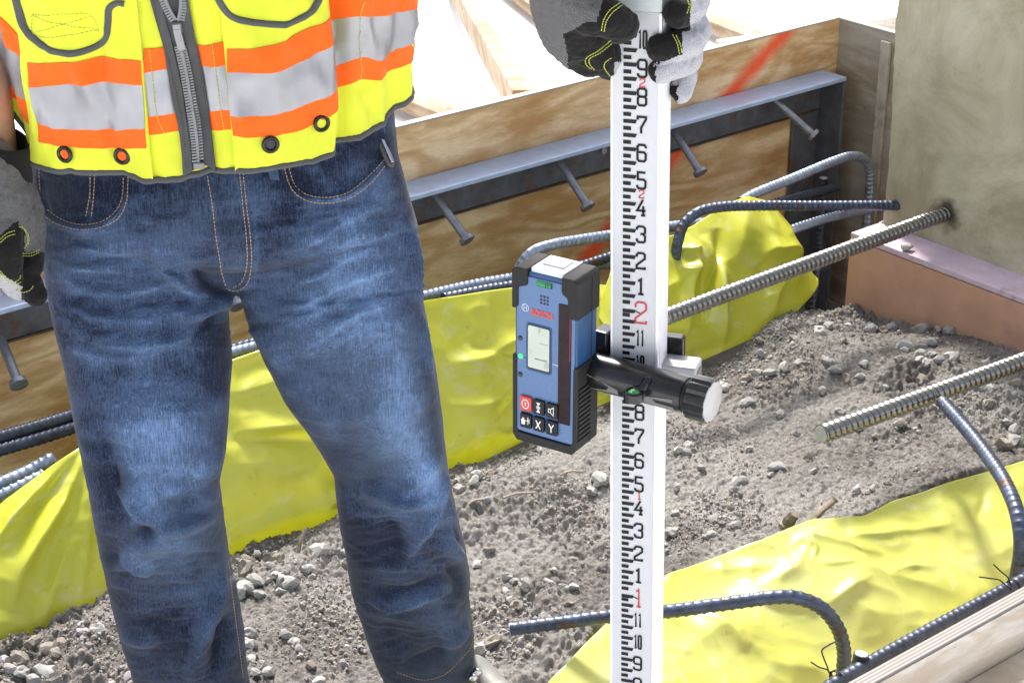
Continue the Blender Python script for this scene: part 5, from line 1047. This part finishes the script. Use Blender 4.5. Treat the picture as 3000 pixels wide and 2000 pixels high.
# eyelets
for x, y, inn in ((212,441,0),(357,458,0),(783,406,1),(930,353,2)):
    p, nn_ = on_vest(x, y, PO + .0016); e1 = np.cross(A3(0, 0, 1), nn_); e1 /= np.linalg.norm(e1); e2 = np.cross(nn_, e1); t_ = np.arange(28) * 2 * np.pi / 28
    g_ = MB().loft([np.array([p + nn_ * h_ + (e1 * math.cos(a) + e2 * math.sin(a)) * r_ for a in t_]) for r_, h_ in ((.0089, -.0006), (.0092, .0008), (.0084, .0022), (.0070, .0027), (.0056, .0020), (.0050, .0004), (.0049, -.0004))], caps=False)
    ey = obj('eyelet', g_, GROM, vest, smooth=True)
    hole = MB().loft([np.array([p + nn_ * h_ + (e1 * math.cos(a) + e2 * math.sin(a)) * r_ for a in t_]) for r_, h_ in ((.0051, -.0001), (.0048, .0003))])
    obj('eyelet_hole', hole, [ORANGE, M('dark_hole', (.02, .02, .03), .5), LIME][inn], ey)
# stitching on the vest
for pts in ([(437,146),(450,250),(462,330),(482,382)], [(622,130),(632,210),(646,320),(656,380)], [(1046,0),(1046,60),(1052,165),(1062,232)], [(87,210),(76,250),(60,280)], [(90,141),(106,200)], [(112,36),(270,46),(288,92)], [(110,40),(118,92),(288,92)], [(115,90),(200,65),(270,48)], [(112,38),(200,66),(286,91)], [(445,-20),(468,90),(504,220),(534,360),(551,490)], [(549,-20),(570,110),(592,250),(612,360),(624,470)] ):
    out = []
    P_ = spline(pts, 160); L = np.r_[0, np.cumsum(np.hypot(*np.diff(P_, axis=0).T))]; nq = int(L[-1] / 10 * 5) + 2
    inside = lambda x: 110 < x < 425 or 668 < x < 980
    zipp = pts[0][0] in (445, 549)
    for q in np.linspace(0, L[-1], nq):
        x, y = np.interp(q, L, P_[:, 0]), np.interp(q, L, P_[:, 1]); up_ = .0006 if (q / 10) % 1 < .62 else -.0012
        p, _ = on_vest(x, y, up_ + (.0046 if zipp else (PO + (B if y > 140 else 0) if inside(x) else B + .0003))); out.append(p)
    obj('stitching', MB().tube(out, .00042, 5), GREYB if zipp else THREAD_Y, vest, smooth=True)

# gloves
def glove_mat(name, c0, c1, net):
    t = NT(name); v = t.n('ShaderNodeTexVoronoi'); t.l(t.tc.outputs['Object'], v.inputs['Vector']); v.inputs['Scale'].default_value = net
    c = t.mix(t.ramp(v.outputs['Distance'], [(.25, 0.0), (.55, 1.0)]), c0, c1); t.set(Base_Color=c, Roughness=.8); t.b.inputs['Sheen Weight'].default_value = .1
    t.bump(v.outputs['Distance'], .35, .0008); t.bump(t.noise(60, 4), .35, .003); return t.mat
GL_BK = cloth('black_suede', (.007, .006, .0055), .9, 800, .45, .08); GL_GR = glove_mat('grey_mesh', (.055, .055, .055), (.105, .105, .105), 900); GL_LT = glove_mat('pale_mesh', (.25, .25, .265), (.40, .40, .42), 900); GL_CF = cloth('grey_cuff', (.10, .097, .10), .6, 500, .4)
def glove(name, chains, voxel, paint, label=None):
    mb = MB()
    for pts, rad in chains:
        n_ = max(10, 6 * len(pts)); P_ = spline(pts, n_); mb.tube(P_, np.interp(np.linspace(0, 1, n_), np.linspace(0, 1, len(rad)), rad), 18, cap_round=True)
    me = remeshed(mb, voxel, 3, name); c_, n2 = get_co(me), get_no(me)
    set_co(me, c_ + n2 * (.0010 * fbm(c_ * 70, 3, 301) + .0006 * (1 - 2*np.abs(fbm(c_ * 150, 2, 305))))[:, None])
    o = obj(name, me, [GL_BK, GL_GR, GL_LT, GL_CF], man, smooth=True); c_ = get_co(me); pc = np.array([np.mean(c_[list(p_.vertices)], axis=0) for p_ in me.polygons]); nn_ = np.array([p_.normal for p_ in me.polygons])
    me.polygons.foreach_set('material_index', [int(q) for q in paint(pc, nn_)]); me.update(); return o
yr = RODY
def rp(x, y, d): return on_y(x, y, yr + d)          # a point seen at (x, y), d metres behind the rod's face
zf = lambda a: a
chR = [([rp(1672, -170, -.005), rp(1668, -60, -.004), rp(1672, 20, -.002), rp(1690, 90, .004)], [.0300, .0345, .0350, .0290]),                 # back of the hand and palm
       ([rp(1620, -150, .010), rp(1612, -40, .010), rp(1622, 50, .010), rp(1660, 120, .012), rp(1720, 168, .012)], [.0150, .0155, .0165, .0180, .0170]),
       ([rp(1690, 60, .0), rp(1730, 120, .006), rp(1765, 165, .010), rp(1785, 195, .016)], [.026, .0255, .020, .0125]),                        # heel of the palm
       ([rp(1690, -10, -.018), rp(1720, 32, -.026), rp(1768, 48, -.029), rp(1815, 72, -.0245)], [.0235, .0205, .0172, .0162]),                # thumb over the face
       ([rp(1720, -50, .040), rp(1880, -40, .060), rp(2010, -30, .045), rp(2030, 10, .018), rp(1985, 36, -.008)], [.017, .0155, .0150, .0148, .0135]),   # index
       ([rp(1720, 20, .040), rp(1880, 40, .064), rp(2018, 66, .045), rp(2030, 108, .014), rp(1970, 140, -.0085), rp(1938, 140, -.010)], [.017, .0155, .0150, .0148, .0140, .0125]),   # middle
       ([rp(1720, 90, .036), rp(1880, 110, .062), rp(1998, 130, .044), rp(2012, 170, .014), rp(1965, 200, -.0085), rp(1936, 210, -.010)], [.017, .0150, .0142, .0138, .0128, .0110]),    # ring
       ([rp(1720, 140, .036), rp(1880, 160, .060), rp(1990, 188, .046), rp(2006, 220, .030), rp(1995, 268, .020)], [.015, .0130, .0122, .0118, .0100])]       # little finger
def paintR(pc, nn_):
    x, y, _ = proj(pc); d = pc[:, 1] - yr; r = np.full(len(pc), 1); lf = x < 1800
    r[(~lf)] = 2                                          # pale mesh on the finger backs
    r[(~lf) & (y < 92) & (x < 2022)] = 0; r[(~lf) & (y > 88) & (y < 182) & (x < 2000 - (y - 88) * .02)] = 0; r[(~lf) & (nn_[:, 0] < -.35)] = 0
    r[(~lf) & (y > 150) & (y < 250) & (x > 1922) & (x < 2045) & (nn_[:, 1] < -.1) & (y - 150 > (2020 - x) * .42)] = 2
    r[lf & (x < 1645)] = 3
    palm = lf & (y > 98 - np.clip(x - 1660, 0, 60) * .55) & (x > 1652 + np.clip(y - 110, 0, 60) * .2); r[palm] = 0
    thumb = (x > 1745 + (70 - y) * .32) & (x < 1890) & (y < 130) & (d < .004); r[thumb] = 0
    return r
gR = glove('work_glove', chR, .0015, paintR, None); gR['label'] = 'glove gripping the rod'
GB = bvh_of(gR.data)
for pts in ([(1762,90),(1768,60),(1785,32),(1815,10)], [(1770,92),(1776,64),(1794,38),(1822,16)], [(1790,118),(1750,150),(1716,172),(1718,190),(1732,202)], [(1792,128),(1756,156),(1726,174),(1728,188),(1742,205)], [(1790,170),(1772,184),(1770,198),(1786,222)],
            [(1970,102),(1984,130),(1990,158)], [(1980,104),(1992,130),(1997,156)], [(2006,-10),(2018,15),(2012,40)], [(2016,-12),(2026,14),(2020,38)]):
    thread(pts, gR, GB, THREAD_Y, dash=8, r=.00042, lift=.0005)
def lp_(x, y, d): return on_y(x, y, 1.80 + d)
chL = [([lp_(-40, 490, .0), lp_(-30, 560, .0), lp_(-15, 640, .0), lp_(-5, 700, .004)], [.034, .042, .043, .038]),
       ([lp_(40, 520, .02), lp_(62, 590, .02), lp_(78, 660, .018), lp_(85, 720, .015)], [.017, .021, .020, .017]),
       ([lp_(80, 690, .012), lp_(84, 740, .004), lp_(88, 775, -.004)], [.0165, .0165, .0150]),
       ([lp_(0, 660, -.025), lp_(14, 730, -.036), lp_(22, 790, -.034), lp_(28, 815, -.030)], [.020, .0195, .0165, .0140]),
       ([lp_(40, 740, .0), lp_(62, 800, -.006), lp_(88, 835, -.010), lp_(104, 862, -.012)], [.019, .0175, .0150, .0125]),
       ([lp_(-10, 740, .004), lp_(24, 800, .002), lp_(54, 842, -.002)], [.019, .0165, .0135]),
       ([lp_(-60, 700, .01), lp_(-60, 780, .01), lp_(-30, 850, .005)], [.02, .018, .013]), ([lp_(-100, 680, .01), lp_(-110, 760, .01), lp_(-85, 830, .005)], [.018, .016, .012])]
def paintL(pc, nn_):
    x, y, _ = proj(pc); r = np.full(len(pc), 1)
    r[(y > 690 - np.clip(x - 0, 0, 45) * .9) & (x < 55)] = 0; r[(x >= 44) & (y > 665) & (x < 72 + (y > 738) * 60)] = 0; r[(y > 738) & (x > 50)] = 0
    r[(y > 800 + (x - 0) * .62) & (x < 72)] = 2; r[(y > 842) & (x > 62)] = 0; return r
gL = glove('work_glove', chL, .0018, paintL); gL['label'] = 'glove hanging beside the thigh'
GB2 = bvh_of(gL.data)
for pts in ([(0,702),(20,684),(42,676)], [(2,710),(22,693),(44,686)], [(55,664),(70,672),(79,692),(78,716),(70,728)], [(62,662),(76,676),(84,696),(82,716)], [(66,742),(90,742),(114,732)], [(66,749),(90,750),(114,740)], [(0,792),(22,816),(42,825),(56,816),(60,806)], [(0,800),(22,824),(44,832),(60,826)], [(46,848),(70,856),(92,846),(97,836)]):
    thread(pts, gL, GB2, THREAD_Y, dash=8, r=.00042, lift=.0005)
cuff = MB(); cc = on_y(24, 452, 1.815); t_ = np.arange(40) * 2 * np.pi / 40
for r_, h_, in (): pass
cuff.loft([np.c_[cc[0] - .012 + (.034 * k_) * np.cos(t_), cc[1] + .036 * k_ * np.sin(t_), cc[2] + h_ + .012 * np.cos(t_) * -1] for k_, h_ in ((.90, -.034), (.98, -.016), (1.0, .004), (1.04, .016), (1.0, .021), (.92, .018), (.86, .0), (.80, -.03))], caps=False)
o = obj('glove_cuff', cuff, GL_BK, gL, smooth=True)

# boots
BOOT = M('boot_leather', (.20, .195, .18), .55, .15, 30, bump=(160, .3, .0008), dirt=(20, .6, (.30, .27, .23))); SOLE = M('boot_sole', (.05, .045, .04), .8, .2, 60); HOOK = M('boot_hook', (.75, .75, .76), .18, .05, 60, metal=1.0)
def boot(ankle, toe_dir, floor):
    t = np.asarray(toe_dir, float); t /= np.linalg.norm(t); s = np.cross(A3(0, 0, 1), t); mb = MB(); a = np.asarray(ankle) ; th = np.arange(28) * 2*np.pi/28; rings = []
    for f, zt_, wd_, ln in ((0, .13, .047, .058), (.2, .10, .048, .060), (.45, .075, .046, .062)): rings.append(a + np.c_[np.zeros((28, 2)), np.full(28, zt_ - .02)] + np.cos(th)[:, None]*t*ln + np.sin(th)[:, None]*s*wd_)
    mb.loft(rings); fl = []
    for x, wd_, top in ((-.085, .022, .045), (-.075, .036, .07), (-.03, .042, .10), (.03, .044, .105), (.09, .047, .082), (.14, .050, .064), (.18, .044, .055), (.205, .028, .045), (.213, .012, .034)):
        c = a + t * x; c[2] = floor + .022; fl.append(np.array([c + s * wd_ * math.cos(q) + A3(0, 0, max(0, math.sin(q)) ** .8 * (top - .022) if math.sin(q) > 0 else .012 * math.sin(q)) for q in th]))
    mb.loft(fl); b = obj('boot', remeshed(mb, .005, 3, 'boot'), BOOT, man, smooth=True)
    so2 = [(-.09,.02),(-.08,.036),(-.03,.038),(.03,.040),(.10,.050),(.15,.054),(.19,.044),(.215,.022)]; out = [a + t*x + s*w_ for x, w_ in so2] + [a + t*x - s*w_ for x, w_ in so2[::-1]]
    r0, r1 = np.array(out), np.array(out); r0[:, 2] = floor - .006; r1[:, 2] = floor + .020; obj('sole', MB().loft([r0, r1]), SOLE, b, bevel=.004); return b, t, s
ank = on_y(1262, 2040, 2.165); b1, t1, s1 = boot(ank, (.56, -.83, 0), .006)
for f in (0, 1):
    p = on_y(1396 - f * 12, 1966 + f * 16, 2.085 - f * .008); ph = np.arange(16)*2*np.pi/16
    obj('lace_hook', MB().tube([p + A3(.0, .006, .0), p, p + A3(.002, -.005, .001), p + A3(.002, -.0065, .001)], [.004, .0055, .0062, .003], 16), HOOK, b1, smooth=True)
obj('tongue', MB().tube(spline([on_y(1395, 1948, 2.12), on_y(1432, 1985, 2.10), on_y(1480, 2040, 2.06)], 12), [.018] * 12, 16, cap_round=True, squash=.6), BOOT, b1, smooth=True)
ank2 = on_y(640, 2300, 2.03); boot(ank2, (-.12, -1, 0), .004)

# pen in the hip pocket
pb, pn_ = cast(JB, 1128, 448); pb = pb + pn_ * .001; pa = on_y(1086, 352, pb[1] + .012); d = pb - pa; d /= np.linalg.norm(d)
pen = thing('pen', 'dark pen with a metal clip tucked in the right hand hip pocket of the jeans', 'pen', pb)
obj('barrel', MB().tube([pa, pa + d*.004, pb + d*.012], [.0048, .0056, .0056], 18, cap_round=True), M('pen_barrel', (.035, .033, .035), .3, .1), pen, smooth=True)
nrm = A3(.55, -.75, .3); nrm -= d * (nrm @ d); nrm /= np.linalg.norm(nrm)
obj('clip', MB().box(pb - d*.006 + nrm*.0068, .0032, .036, .0012, np.cross(d, nrm), d, nrm), M('pen_clip', (.55, .56, .6), .25, .1, metal=1.0), pen, bevel=.0004)
